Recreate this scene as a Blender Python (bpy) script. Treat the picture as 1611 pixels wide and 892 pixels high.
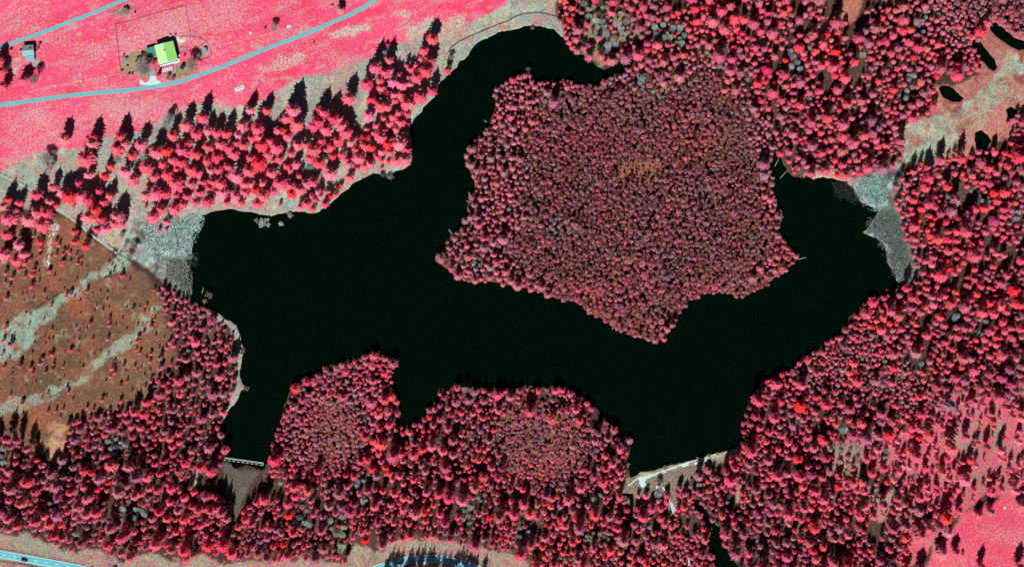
import bpy, math, random
import numpy as np
random.seed(7)
RNG = np.random.default_rng(11)
for o in list(bpy.data.objects):
    bpy.data.objects.remove(o)
SC = bpy.context.scene
COL = SC.collection
# ------------------------------------------------------------------ camera, sky, sun, exposure
MPP = 0.5                     # metres on the ground for one pixel of the photograph
CAMH = 1500.0                 # flying height
cam_d = bpy.data.cameras.new('camera')
cam_d.sensor_width = 36.0
cam_d.lens = 36.0 * CAMH / (1611 * MPP)
cam_d.clip_start = 10.0
cam_d.clip_end = 30000.0
cam = bpy.data.objects.new('camera', cam_d)
cam.location = (0, 0, CAMH)
COL.objects.link(cam)
SC.camera = cam
SUN_EL = math.radians(44.0)
SUN_AZ = math.radians(193.0)   # compass bearing of the sun, +Y is north
world = bpy.data.worlds.new('World')
SC.world = world
world.use_nodes = True
wn = world.node_tree
sky = wn.nodes.new('ShaderNodeTexSky')
sky.sky_type = 'NISHITA'
sky.sun_disc = False
sky.sun_elevation = SUN_EL
sky.sun_rotation = SUN_AZ
sky.altitude = 1500.0
sky.air_density = 0.3         # near-infrared light is scattered little by the air
sky.dust_density = 0.0
sky.ozone_density = 0.0
bg = wn.nodes['Background']
wn.links.new(sky.outputs[0], bg.inputs[0])
bg.inputs[1].default_value = 0.05
sun_d = bpy.data.lights.new('sun', 'SUN')
sun_d.energy = 5.0
sun_d.angle = math.radians(0.5)
sun_d.color = (1.0, 0.985, 0.96)
sun = bpy.data.objects.new('sun', sun_d)
sun.rotation_euler = (math.pi / 2 - SUN_EL, 0, -(SUN_AZ - math.pi))
COL.objects.link(sun)
SC.view_settings.view_transform = 'Standard'
SC.view_settings.look = 'None'
SC.view_settings.gamma = 1.0
SC.cycles.diffuse_bounces = 1
SC.cycles.transmission_bounces = 2
SC.view_settings.exposure = 1.25
K = 2.72                        # what a flat sunlit surface of albedo 1 shows

# ------------------------------------------------------------------ helpers
def W(px, py, z=0.0):
    """ground point for a pixel of the 1611 x 892 photograph"""
    return ((px - 805.5) * MPP, (446.0 - py) * MPP, z)

def lin(c):
    c = np.asarray(c, float) / 255.0
    return np.where(c <= 0.04045, c / 12.92, ((c + 0.055) / 1.055) ** 2.4)

def alb(*c, g=1.0):
    return tuple(np.clip(lin(c) / K * g, 0.0, 0.85))

def tag(o, label=None, cat=None, group=None, kind=None):
    if label: o['label'] = label
    if cat: o['category'] = cat
    if group: o['group'] = group
    if kind: o['kind'] = kind
    return o

def empty(name, loc=(0, 0, 0), rz=0.0):
    o = bpy.data.objects.new(name, None)
    o.location = loc
    o.rotation_euler = (0, 0, rz)
    o.empty_display_size = 0.5
    COL.objects.link(o)
    return o

def mesh_np(name, V, F, mat, attrs=None):
    """V (n,3); F (m,3) or (m,4)"""
    V = np.ascontiguousarray(V, dtype=np.float32)
    F = np.ascontiguousarray(F, dtype=np.int32)
    k = F.shape[1]
    me = bpy.data.meshes.new(name)
    me.vertices.add(len(V)); me.vertices.foreach_set('co', V.ravel())
    me.loops.add(F.size); me.loops.foreach_set('vertex_index', F.ravel())
    me.polygons.add(len(F))
    me.polygons.foreach_set('loop_start', np.arange(0, F.size, k, dtype=np.int32))
    me.update(calc_edges=True)
    if attrs:
        for an, (ty, arr) in attrs.items():
            a = me.attributes.new(an, ty, 'POINT')
            a.data.foreach_set('color' if ty == 'FLOAT_COLOR' else 'value', np.ascontiguousarray(arr, dtype=np.float32).ravel())
    me.materials.append(mat)
    me.validate()
    return me

class MB:
    """collects simple solids, builds one mesh object"""
    def __init__(s): s.v = []; s.f = []
    def add(s, vs, fs):
        n = len(s.v); s.v += [tuple(v) for v in vs]; s.f += [tuple(i + n for i in f) for f in fs]
        return s
    def box(s, x0, x1, y0, y1, z0, z1, rz=0, at=(0, 0, 0)):
        c, n = math.cos(rz), math.sin(rz)
        vs = []
        for z in (z0, z1):
            for x, y in ((x0, y0), (x1, y0), (x1, y1), (x0, y1)):
                vs.append((at[0] + x * c - y * n, at[1] + x * n + y * c, at[2] + z))
        return s.add(vs, [(3, 2, 1, 0), (4, 5, 6, 7), (0, 1, 5, 4), (1, 2, 6, 5), (2, 3, 7, 6), (3, 0, 4, 7)])
    def prism(s, pts, z0, z1):
        n = len(pts)
        vs = [(x, y, z0) for x, y in pts] + [(x, y, z1) for x, y in pts]
        fs = [tuple(range(n - 1, -1, -1)), tuple(range(n, 2 * n))]
        fs += [(i, (i + 1) % n, n + (i + 1) % n, n + i) for i in range(n)]
        return s.add(vs, fs)
    def bar(s, a, b, w, h):
        """bar from a to b (same z), width w, height h upwards"""
        dx, dy = b[0] - a[0], b[1] - a[1]
        L = math.hypot(dx, dy) or 1
        nx, ny = -dy / L * w / 2, dx / L * w / 2
        vs = []
        for zz in (0, h):
            vs += [(a[0] + nx, a[1] + ny, a[2] + zz), (a[0] - nx, a[1] - ny, a[2] + zz),
                   (b[0] - nx, b[1] - ny, b[2] + zz), (b[0] + nx, b[1] + ny, b[2] + zz)]
        return s.add(vs, [(0, 1, 2, 3), (7, 6, 5, 4), (1, 0, 4, 5), (2, 1, 5, 6), (3, 2, 6, 7), (0, 3, 7, 4)])
    def cyl(s, x, y, z0, z1, r0, r1, n=8):
        vs = [(x + r0 * math.cos(2 * math.pi * i / n), y + r0 * math.sin(2 * math.pi * i / n), z0) for i in range(n)]
        vs += [(x + r1 * math.cos(2 * math.pi * i / n), y + r1 * math.sin(2 * math.pi * i / n), z1) for i in range(n)]
        return s.add(vs, [tuple(range(n, 2 * n))] + [(i, (i + 1) % n, n + (i + 1) % n, n + i) for i in range(n)])
    def mesh(s, name, mat):
        me = bpy.data.meshes.new(name)
        me.from_pydata(s.v, [], s.f)
        me.materials.append(mat)
        return me
    def build(s, name, mat, parent=None):
        o = bpy.data.objects.new(name, s.mesh(name, mat))
        COL.objects.link(o)
        if parent: o.parent = parent
        return o

# ------------------------------------------------------------------ noise + raster tools
def vnoise(x, y, scale, seed=0):
    r = np.random.default_rng(seed)
    T = r.random((256, 256))
    u = x / scale; v = y / scale
    i = np.floor(u).astype(int); j = np.floor(v).astype(int)
    fu = u - i; fv = v - j
    fu = fu * fu * (3 - 2 * fu); fv = fv * fv * (3 - 2 * fv)
    a = T[i % 256, j % 256]; b = T[(i + 1) % 256, j % 256]
    c = T[i % 256, (j + 1) % 256]; d = T[(i + 1) % 256, (j + 1) % 256]
    return (a * (1 - fu) + b * fu) * (1 - fv) + (c * (1 - fu) + d * fu) * fv

def fbm(x, y, scale, seed=0, octs=4):
    s = 0; a = 0.5; t = 0
    for k in range(octs):
        s = s + a * vnoise(x, y, scale / 2 ** k, seed + k * 17); t += a; a *= 0.55
    return s / t

def inside(poly, X, Y):
    P = np.asarray(poly, float)
    res = np.zeros(X.shape, bool)
    m = (X >= P[:, 0].min()) & (X <= P[:, 0].max()) & (Y >= P[:, 1].min()) & (Y <= P[:, 1].max())
    if not m.any(): return res
    x = X[m]; y = Y[m]; r = np.zeros(x.shape, bool)
    n = len(P)
    for i in range(n):
        x0, y0 = P[i]; x1, y1 = P[(i + 1) % n]
        if y0 == y1: continue
        c = ((y0 > y) != (y1 > y)) & (x < (x1 - x0) * (y - y0) / (y1 - y0) + x0)
        r ^= c
    res[m] = r
    return res

def crop(ox, oy, s, pts):
    return [(ox + x / s, oy + y / s) for x, y in pts]

# ------------------------------------------------------------------ outlines (photograph pixels)
LAKE = [(298,421),(291,406),(296,396),(302,381),(302,371),(308,359),(318,339),(336,333),(368,330),(400,335),(425,341),
(445,336),(467,333),(485,336),(497,336),(507,329),(519,321),(524,316),(534,307),(547,299),(559,287),(574,280),(589,273),
(599,275),(612,274),(626,269),(639,264),(649,252),(646,234),(649,222),(644,211),(645,199),(649,192),(661,179),(666,169),
(684,154),(686,142),(689,134),(701,122),(716,109),(723,97),(733,92),(741,80),(753,67),(766,62),(778,55),(788,50),(800,49),
(825,42),(850,42),(860,45),(872,47),(882,58),(892,65),(898,77),(907,86),(914,87),(924,90),(932,98),(942,107),(949,111),
(959,107),(969,99),(984,96),(997,92),(1012,86),(1017,81),(1020,83),(1014,89),(1001,95),(994,105),(984,113),(972,117),(954,122),
(947,129),(939,136),(934,135),(920,134),(907,135),(899,130),(890,125),(882,125),(875,128),(860,128),(845,129),(837,120),
(832,112),(825,113),(815,120),(800,126),(786,135),(778,140),(776,150),(781,160),(778,174),(773,184),(768,199),(758,212),
(749,217),(744,225),(734,235),(732,252),(739,270),(746,284),(746,297),(741,309),(736,322),(736,337),(729,349),(724,361),
(709,369),(701,381),(694,394),(684,409),(694,416),(706,426),(718,438),(730,443),(760,443),(790,447),(800,449),(825,454),
(838,457),(858,464),(875,470),(900,474),(918,482),(928,493),(941,498),(951,506),(966,513),(976,523),(986,522),(996,531),
(1008,531),(1018,538),(1034,537),(1046,532),(1051,524),(1059,509),(1066,498),(1079,479),(1094,465),(1104,463),(1124,459),
(1139,459),(1159,465),(1177,462),(1194,453),(1215,440),(1238,423),(1246,417),(1256,408),(1251,400),(1246,393),(1238,385),
(1231,375),(1225,365),(1225,349),(1227,329),(1218,319),(1215,298),(1215,286),(1211,268),(1215,247),(1218,235),(1228,240),
(1232,258),(1241,273),(1248,279),(1266,281),(1270,274),(1279,283),(1294,279),(1312,282),(1332,288),(1340,296),(1345,309),
(1358,321),(1368,325),(1379,328),(1382,334),(1376,344),(1366,357),(1356,366),(1366,371),(1379,375),(1391,385),(1395,398),
(1396,413),(1404,426),(1408,434),(1413,444),(1411,455),(1394,454),(1386,467),(1366,472),(1353,482),(1340,495),(1325,513),
(1328,523),(1310,528),(1299,536),(1287,549),(1261,564),(1243,579),(1228,589),(1210,597),(1199,601),(1187,617),(1177,637),
(1169,655),(1169,675),(1167,688),(1162,696),(1159,704),(1144,709),(1114,717),(1089,725),(1069,728),(1046,733),(1026,740),
(1006,743),(1001,748),(991,751),(988,738),(988,731),(991,701),(986,688),(963,668),(951,658),(941,645),(918,627),(908,617),
(888,607),(870,606),(860,611),(845,607),(828,605),(815,611),(800,610),(792,612),(772,609),(752,610),(727,611),(706,609),
(691,610),(689,617),(686,630),(676,642),(666,655),(659,665),(648,667),(633,667),(621,663),(623,645),(628,635),(623,617),
(616,607),(613,595),(618,580),(621,570),(606,562),(596,552),(586,557),(568,560),(558,561),(541,568),(526,573),(510,575),
(505,585),(483,590),(470,602),(455,617),(448,635),(448,650),(438,668),(438,673),(435,688),(428,693),(426,708),(429,718),
(420,730),(411,740),(398,734),(388,731),(382,734),(375,736),(367,736),(362,728),(351,720),(356,713),(349,696),(347,683),
(345,668),(352,660),(357,650),(372,632),(379,615),(389,611),(382,605),(377,592),(379,575),(384,552),(379,532),(372,512),
(357,504),(339,489),(316,482),(301,472),(289,459),(291,444),(296,433)]
PONDS = [crop(1200,0,3.92,p) for p in (
 [(1405,150),(1440,140),(1500,190),(1560,240),(1640,262),(1640,300),(1580,315),(1530,290),(1470,250),(1430,220),(1400,180)],
 [(1290,245),(1330,250),(1380,310),(1430,370),(1445,420),(1430,440),(1390,420),(1340,360),(1310,310)],
 [(1085,545),(1110,530),(1160,540),(1210,580),(1240,610),(1220,632),(1170,630),(1110,600)],
 [(1500,680),(1530,660),(1570,680),(1566,715),(1530,740),(1508,710)],
 [(1310,820),(1350,805),(1390,835),(1410,870),(1380,920),(1330,930),(1306,870)])]
CANAL = crop(800,668,3.98,[(690,428),(780,434),(786,470),(780,600),(768,700),(758,790),(752,900),(756,1000),(712,1000),(716,880),(722,790),(742,740),(755,600),(760,470),(735,445),(690,440)])
RIVER = crop(800,668,3.98,[(1150,470),(1200,470),(1240,540),(1290,610),(1340,660),(1360,760),(1400,840),(1450,900),(1500,1000),(1330,1000),(1290,860),(1250,760),(1240,700),(1280,650),(1220,590),(1170,530)])
def ragged(poly, amp=0.9, rounds=2, seed=1):
    r = random.Random(seed)
    for k in range(rounds):
        out = []
        for i, (x0, y0) in enumerate(poly):
            x1, y1 = poly[(i + 1) % len(poly)]
            d = math.hypot(x1 - x0, y1 - y0)
            out.append((x0, y0))
            a = min(amp, d * 0.13)
            out.append(((x0 + x1) / 2 + r.uniform(-a, a), (y0 + y1) / 2 + r.uniform(-a, a)))
        poly = out; amp *= 0.75
    return poly
LAKE_R = ragged(LAKE, 1.3, 2, 3)
WATERS = [LAKE_R] + [ragged(p, 0.8, 2, 5 + i) for i, p in enumerate(PONDS)] + [ragged(CANAL, 0.8, 2, 31), ragged(RIVER, 1.2, 2, 32)]

# ------------------------------------------------------------------ materials
def newmat(name):
    m = bpy.data.materials.new(name); m.use_nodes = True
    nt = m.node_tree; b = nt.nodes['Principled BSDF']
    b.inputs['Roughness'].default_value = 0.9
    b.inputs['Specular IOR Level'].default_value = 0.1
    return m, nt, b

def simple(name, c, c2=None, scale=1.2, rough=0.85, spec=0.15, amt=0.5):
    """two-tone grained surface"""
    m, nt, b = newmat(name)
    b.inputs['Roughness'].default_value = rough
    b.inputs['Specular IOR Level'].default_value = spec
    c2 = c2 or tuple(x * 0.72 for x in c)
    tc = nt.nodes.new('ShaderNodeTexCoord')
    no = nt.nodes.new('ShaderNodeTexNoise'); no.inputs['Scale'].default_value = scale
    no.inputs['Detail'].default_value = 5; no.inputs['Roughness'].default_value = 0.75
    nt.links.new(tc.outputs['Object'], no.inputs['Vector'])
    mr = nt.nodes.new('ShaderNodeMapRange')
    mr.inputs[1].default_value = 0.5 - 0.2; mr.inputs[2].default_value = 0.5 + 0.2
    nt.links.new(no.outputs[0], mr.inputs[0])
    mx = nt.nodes.new('ShaderNodeMix'); mx.data_type = 'RGBA'
    mx.inputs[6].default_value = (*c, 1); mx.inputs[7].default_value = (*c2, 1)
    nt.links.new(mr.outputs[0], mx.inputs[0])
    nt.links.new(mx.outputs[2], b.inputs['Base Color'])
    return m

def ground_mat():
    m, nt, b = newmat('ground_cover')
    L = nt.links.new
    b.inputs['Specular IOR Level'].default_value = 0.03
    a1 = nt.nodes.new('ShaderNodeAttribute'); a1.attribute_name = 'cover'
    a2 = nt.nodes.new('ShaderNodeAttribute'); a2.attribute_name = 'speckle'
    a3 = nt.nodes.new('ShaderNodeAttribute'); a3.attribute_name = 'share'
    tc = nt.nodes.new('ShaderNodeTexCoord')
    n1 = nt.nodes.new('ShaderNodeTexNoise'); n1.inputs['Scale'].default_value = 0.55
    n1.inputs['Detail'].default_value = 6; n1.inputs['Roughness'].default_value = 0.85
    L(tc.outputs['Object'], n1.inputs['Vector'])
    n2 = nt.nodes.new('ShaderNodeTexNoise'); n2.inputs['Scale'].default_value = 0.75
    n2.inputs['Detail'].default_value = 3; n2.inputs['Roughness'].default_value = 0.85
    L(tc.outputs['Object'], n2.inputs['Vector'])
    # speckle where noise + share exceeds a threshold
    ad = nt.nodes.new('ShaderNodeMath'); ad.operation = 'MULTIPLY_ADD'
    L(a3.outputs['Fac'], ad.inputs[0]); ad.inputs[1].default_value = 0.42; L(n1.outputs[0], ad.inputs[2])
    mr = nt.nodes.new('ShaderNodeMapRange'); mr.inputs[1].default_value = 0.66; mr.inputs[2].default_value = 0.74
    L(ad.outputs[0], mr.inputs[0])
    mx = nt.nodes.new('ShaderNodeMix'); mx.data_type = 'RGBA'
    L(mr.outputs[0], mx.inputs[0]); L(a1.outputs['Color'], mx.inputs[6]); L(a2.outputs['Color'], mx.inputs[7])
    v1 = nt.nodes.new('ShaderNodeVectorMath'); v1.operation = 'MULTIPLY_ADD'      # fine mottling, a little different in each band
    L(n2.outputs['Color'], v1.inputs[0]); v1.inputs[1].default_value = (4.0, 5.2, 5.2); v1.inputs[2].default_value = (-0.98, -1.55, -1.55)
    v2 = nt.nodes.new('ShaderNodeVectorMath'); v2.operation = 'MAXIMUM'
    L(v1.outputs[0], v2.inputs[0]); v2.inputs[1].default_value = (0.25, 0.3, 0.3)
    hs = nt.nodes.new('ShaderNodeVectorMath'); hs.operation = 'MULTIPLY'
    L(mx.outputs[2], hs.inputs[0]); L(v2.outputs[0], hs.inputs[1])
    L(hs.outputs[0], b.inputs['Base Color'])
    bp = nt.nodes.new('ShaderNodeBump'); bp.inputs['Strength'].default_value = 0.5; bp.inputs['Distance'].default_value = 0.25
    L(n2.outputs[0], bp.inputs['Height']); L(bp.outputs[0], b.inputs['Normal'])
    return m

def water_mat():
    m, nt, b = newmat('lake_water')
    L = nt.links.new
    b.inputs['Roughness'].default_value = 0.15
    b.inputs['Specular IOR Level'].default_value = 0.06
    tc = nt.nodes.new('ShaderNodeTexCoord')
    n = nt.nodes.new('ShaderNodeTexNoise'); n.inputs['Scale'].default_value = 0.7
    n.inputs['Detail'].default_value = 3; n.inputs['Roughness'].default_value = 0.9
    L(tc.outputs['Object'], n.inputs['Vector'])
    r = nt.nodes.new('ShaderNodeValToRGB')
    r.color_ramp.elements[0].position = 0.42; r.color_ramp.elements[0].color = (0.0, 0.0003, 0.0004, 1)
    r.color_ramp.elements[1].position = 0.58; r.color_ramp.elements[1].color = (0.0002, 0.0034, 0.0013, 1)
    L(n.outputs[0], r.inputs[0]); L(r.outputs[0], b.inputs['Base Color'])
    return m

def foliage_mat(name, trans=0.3):
    """tint (per tree in the joined woods) times object colour (per single tree)"""
    m, nt, b = newmat(name)
    L = nt.links.new
    a = nt.nodes.new('ShaderNodeAttribute'); a.attribute_name = 'tint'
    oi = nt.nodes.new('ShaderNodeObjectInfo')
    mx = nt.nodes.new('ShaderNodeMix'); mx.data_type = 'RGBA'; mx.blend_type = 'MULTIPLY'; mx.inputs[0].default_value = 1
    L(a.outputs['Color'], mx.inputs[6]); L(oi.outputs['Color'], mx.inputs[7])
    g = nt.nodes.new('ShaderNodeNewGeometry')
    n = nt.nodes.new('ShaderNodeTexNoise'); n.inputs['Scale'].default_value = 0.9; n.inputs['Detail'].default_value = 3
    n.inputs['Roughness'].default_value = 0.8
    L(g.outputs['Position'], n.inputs['Vector'])
    v1 = nt.nodes.new('ShaderNodeVectorMath'); v1.operation = 'MULTIPLY_ADD'
    gm = nt.nodes.new('ShaderNodeMix'); gm.data_type = 'RGBA'; gm.inputs[0].default_value = 0.3
    L(n.outputs[0], gm.inputs[6]); L(n.outputs['Color'], gm.inputs[7])
    L(gm.outputs[2], v1.inputs[0]); v1.inputs[1].default_value = (6.0, 6.4, 6.4); v1.inputs[2].default_value = (-1.95, -2.12, -2.12)
    v2 = nt.nodes.new('ShaderNodeVectorMath'); v2.operation = 'MAXIMUM'
    L(v1.outputs[0], v2.inputs[0]); v2.inputs[1].default_value = (0.12, 0.15, 0.15)
    v3 = nt.nodes.new('ShaderNodeVectorMath'); v3.operation = 'MULTIPLY'
    L(mx.outputs[2], v3.inputs[0]); L(v2.outputs[0], v3.inputs[1])
    sc = nt.nodes.new('ShaderNodeVectorMath'); sc.operation = 'MINIMUM'
    L(v3.outputs[0], sc.inputs[0]); sc.inputs[1].default_value = (0.9, 0.9, 0.9)
    out = nt.nodes['Material Output']
    df = nt.nodes.new('ShaderNodeBsdfDiffuse'); tr = nt.nodes.new('ShaderNodeBsdfTranslucent')
    L(sc.outputs[0], df.inputs[0]); L(sc.outputs[0], tr.inputs[0])
    ms = nt.nodes.new('ShaderNodeMixShader'); ms.inputs[0].default_value = trans
    L(df.outputs[0], ms.inputs[1]); L(tr.outputs[0], ms.inputs[2]); L(ms.outputs[0], out.inputs['Surface'])
    nt.nodes.remove(b)
    return m

M_GROUND = ground_mat()
M_WATER = water_mat()
M_LEAF = foliage_mat('foliage', 0.45)
M_TWIG = foliage_mat('bare_twigs', 0.25)
M_BARK = simple('bark', (0.05, 0.04, 0.035), scale=2)
M_ROAD = simple('asphalt', alb(128, 212, 216), alb(108, 192, 198), 0.5)
M_ROAD2 = simple('highway_asphalt', alb(118, 208, 218), alb(100, 190, 202), 0.5)
M_PATH = simple('gravel', alb(196, 205, 190), alb(165, 175, 160), 0.9)
M_WHITE = simple('pale_concrete', alb(225, 250, 248), alb(190, 225, 225), 1.5)
M_PAINT = simple('road_paint', (0.5, 0.52, 0.52), scale=3)
M_POST = simple('weathered_post', alb(70, 70, 60), scale=4)
M_LOG = simple('bleached_wood', alb(190, 205, 195), alb(150, 160, 150), 3)

# ------------------------------------------------------------------ ground: one sheet, cover painted by zones
STEP = 2.5
GX = np.arange(-70, 1682, STEP); GY = np.arange(-70, 963, STEP)
ext = np.array([30, 120, 400, 1200, 4000, 12000.])
GXe = np.concatenate([GX[0] - ext[::-1], GX, GX[-1] + ext]); GYe = np.concatenate([GY[0] - ext[::-1], GY, GY[-1] + ext])
PX, PY = np.meshgrid(GXe, GYe)
CX = np.clip(PX, -70, 1681); CY = np.clip(PY, -70, 962)
WX = CX + (fbm(CX, CY, 14, 1) - 0.5) * 14; WY = CY + (fbm(CX, CY, 14, 50) - 0.5) * 14     # ragged zone edges
VX = CX + (fbm(CX, CY, 26, 31, 5) - 0.5) * 28; VY = CY + (fbm(CX, CY, 26, 71, 5) - 0.5) * 26
sh = PX.shape
BI = np.zeros(sh); c1 = np.zeros(sh + (3,)); c2 = np.zeros(sh + (3,)); fr = np.zeros(sh)
def zone(poly, a, b, share, warp=True, soft=0.0):
    m = inside(poly, VX if warp == 2 else (WX if warp else CX), VY if warp == 2 else (WY if warp else CY))
    c1[m] = alb(*a); c2[m] = alb(*b); fr[m] = share
    return m
def bias(poly, d, warp=True):
    m = inside(poly, WX if warp else CX, WY if warp else CY); BI[m] += d
EV = [(-90, -90), (1701, -90), (1701, 982), (-90, 982)]
zone(EV, (82, 56, 50), (112, 92, 76), 0.35)  # forest floor, tree shadow in the gaps put into its dark colour
# dry pale grass that lies between the meadow, the wood and the lake
zone([(-90,200),(200,150),(600,60),(830,-90),(872,-90),(876,20),(886,60),(840,48),(700,125),(640,270),(500,340),(320,345),(200,400),(90,330),(-90,330)],
     (160, 172, 156), (200, 152, 144), 0.28)
zone([(768,20),(802,-5),(830,-90),(872,-90),(876,26),(850,20),(800,34),(780,46)], (172, 182, 162), (190, 190, 165), 0.4)
zone([(690,50),(740,38),(766,22),(775,45),(740,62),(712,90),(700,120),(690,100)], (178, 180, 160), (200, 165, 150), 0.4)
# the pink meadow round the farm
MEAD = [(-90,-90),(835,-90),(800,5),(760,26),(705,50),(660,58),(620,75),(575,95),(520,115),(470,122),(440,142),(408,158),(395,166),
        (350,166),(330,158),(290,172),(265,180),(230,204),(170,214),(140,232),(84,236),(40,246),(0,272),(-90,300)]
zone(MEAD, (252, 88, 124), (228, 152, 158), 0.3)
bias(crop(0,0,4.02,[(0,680),(400,700),(700,640),(1000,600),(1300,560),(1500,600),(1560,700),(1300,700),(1000,800),(700,860),(300,960),(0,1080)]), 0.15)
bias(crop(0,0,4.02,[(725,160),(1170,40),(1205,230),(1100,240),(900,320),(770,350)]), 0.2)
bias(crop(0,0,4.02,[(1150,0),(1607,0),(1607,150),(1250,220)]), 0.12)
zone([(436,92),(456,86),(480,84),(474,104),(455,112),(440,116),(432,104)], (240,110,140), (205, 190, 172), 0.5, 2)
zone([(512,52),(545,42),(582,34),(580,48),(560,56),(530,58)], (240,110,140), (210, 195, 180), 0.6, 2)
zone([(612,22),(650,16),(640,32),(612,36)], (240,110,140), (210, 190, 178), 0.5, 2)
zone([(640,40),(700,28),(740,18),(735,40),(680,55),(640,60)], (232,110,130), (205, 180, 165), 0.6, 2)
zone([(400,60),(470,40),(500,40),(470,56),(420,76),(400,80)], (240,110,140), (208, 170, 165), 0.5, 2)
zone([(405,98),(440,96),(430,110),(405,112)], (240,110,140), (208, 180, 170), 0.5, 2)
zone([(170,18),(190,9),(212,9),(210,20),(196,22),(180,22)], (150,130,120), (120,130,120), 0.5)
# garden round the farmhouse
GC = lambda pts: crop(180, 50, 9.91, pts)
zone(GC([(100,400),(180,380),(330,330),(480,300),(560,560),(540,740),(440,740),(320,650),(120,680)]), (225,95,115), (165,150,120), 0.62)
zone(GC([(760,680),(960,600),(1060,470),(1280,470),(1280,640),(980,740),(800,780)]), (215,95,105), (150,140,110), 0.75)
zone(GC([(600,480),(720,540),(740,600),(650,640),(600,560)]), (215,95,110), (170,100,95), 0.5)
zone(GC([(1260,300),(1430,190),(1495,370),(1300,450)]), (132,150,130), (165,175,155), 0.4, False)
zone(GC([(990,110),(1100,100),(1110,150),(1050,190),(1000,200)]), (205,215,195), (230,235,220), 0.5)
zone(GC([(1040,170),(1100,180),(1180,220),(1130,225),(1060,200)]), (175,180,150), (200,190,160), 0.4)
zone(crop(0,60,11.15,[(90,200),(300,190),(400,160),(400,320),(350,420),(320,520),(220,640),(120,520),(80,300)]), (205,195,175), (228,135,140), 0.45)
zone(crop(0,60,11.15,[(540,400),(660,380),(670,480),(580,500)]), (150,165,160), (185,190,180), 0.4)
# bog on the left
zone([(-90,335),(60,345),(110,346),(140,372),(168,392),(182,405),(240,440),(262,500),(280,560),(240,640),(170,670),(100,690),(60,725),(-90,740)],
     (124, 92, 72), (176, 102, 72), 0.3)
zone(crop(0,444,3.98,[(390,180),(520,120),(800,60),(860,120),(780,260),(640,400),(500,560),(330,640),(150,640),(60,600),(60,540),(200,460),(320,300)]), (116,88,68), (178,98,66), 0.28, 2)
zone([(-90,470),(0,445),(60,440),(90,430),(140,415),(100,440),(40,480),(-90,540)], (138,92,72), (176,102,76), 0.3)
S1 = crop(0,444,3.98,[(780,-220),(700,-150),(520,0),(420,60),(330,100),(200,180),(100,240),(-60,310),(-60,490),(30,500),(100,470),(200,380),(300,270),(350,180),(450,90),(560,10),(700,-60),(820,-90)])
mS1 = zone(S1, (152,172,152), (186,150,130), 0.22, 2)
zone(crop(0,222,4.02,[(640,640),(760,700),(900,560),(905,480),(820,420),(700,560),(620,600)]), (182,172,150), (205,170,150), 0.4)
S2 = crop(0,444,3.98,[(-40,790),(60,750),(150,720),(300,660),(450,620),(560,520),(650,440),(750,370),(850,280),(920,180),(960,150),(1010,160),(970,220),(920,300),(830,420),(700,490),(600,560),(470,650),(300,740),(150,820),(60,830),(-40,870)])
mS2 = zone(S2, (172,186,160), (175,120,92), 0.3, 2)
zone(crop(0,222,4.02,[(290,560),(340,500),(360,520),(330,640),(340,760),(270,780),(310,700)]), (150,92,72), (225,220,205), 0.42, 2)
zone(crop(0,668,3.98,[(290,0),(410,0),(400,120),(390,190),(340,260),(300,200),(230,200),(220,150),(300,100)]), (200,160,125), (190,110,85), 0.4)
# reed flat at the western tip
zone([(205,350),(225,338),(270,345),(305,338),(322,336),(312,360),(304,375),(304,395),(296,415),(300,470),(270,450),(235,425),(205,405),(190,400),(204,375)],
     (150, 158, 150), (130,128,120), 0.4)
zone([(228,375),(250,365),(280,375),(292,385),(290,400),(270,405),(250,400),(230,392)], (182, 212, 208), (150,165,160), 0.3)
zone([(210,350),(228,346),(244,362),(240,374),(215,372)], (134, 122, 114), (160,150,142), 0.3)
# south-west shore strip, lake side
zone([(300,455),(370,500),(386,550),(380,600),(392,612),(376,640),(355,662),(350,650),(368,600),(372,560),(365,520),(330,495)], (165,150,140), (190,195,180), 0.4)
# peninsula
PEN = [(770,130),(830,100),(900,125),(950,120),(1010,85),(1100,70),(1215,200),(1222,300),(1232,370),(1262,408),(1200,455),(1100,468),(1040,542),(980,530),(900,480),(720,445),(680,410),(740,330),(740,270),(728,240)]
zone(PEN, (100, 62, 52), (150, 92, 68), 0.33)
zone(crop(800,222,4.02,[(640,170),(760,120),(860,140),(980,120),(980,210),(930,270),(800,260),(690,225)]), (160,100,70), (172,116,80), 0.4, 2)
zone([(480,620),(540,600),(560,700),(520,740),(480,740)], (135,82,66), (165,100,78), 0.4)
zone([(780,640),(900,640),(920,760),(800,760)], (140,84,68), (170,100,78), 0.4)
# north-east bog
C4 = lambda pts: crop(1200, 0, 3.92, pts)
zone(C4([(1030,540),(1230,520),(1400,420),(1430,300),(1480,240),(1900,100),(1900,700),(1400,900),(1200,1000),(860,1010),(860,860),(840,780),(1040,740)]), (176, 110, 98), (205, 132, 124), 0.45)
zone([(1536,20),(1570,30),(1611,50),(1690,60),(1690,130),(1560,120),(1530,112),(1548,98),(1530,60)], (172, 108, 96), (196, 128, 118), 0.4)
zone(C4([(840,880),(860,790),(1000,740),(1160,690),(1300,590),(1420,490),(1500,330),(1560,320),(1900,330),(1900,440),(1620,460),(1500,520),(1460,650),(1380,720),(1370,800),(1300,790),(1250,830),(1200,880),(1130,1010),(1000,1030),(880,1000)]), (156,178,156), (192,160,142), 0.36)
zone(C4([(1180,770),(1300,720),(1340,730),(1290,800),(1200,820)]), (150,135,95), (175,120,95), 0.4)
zone(C4([(1420,530),(1500,520),(1600,600),(1560,650),(1480,640),(1420,590)]), (165,110,105), (195,190,160), 0.35)
zone(C4([(1530,460),(1640,450),(1640,520),(1560,520)]), (140,70,85), (160,80,90), 0.4)
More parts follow.
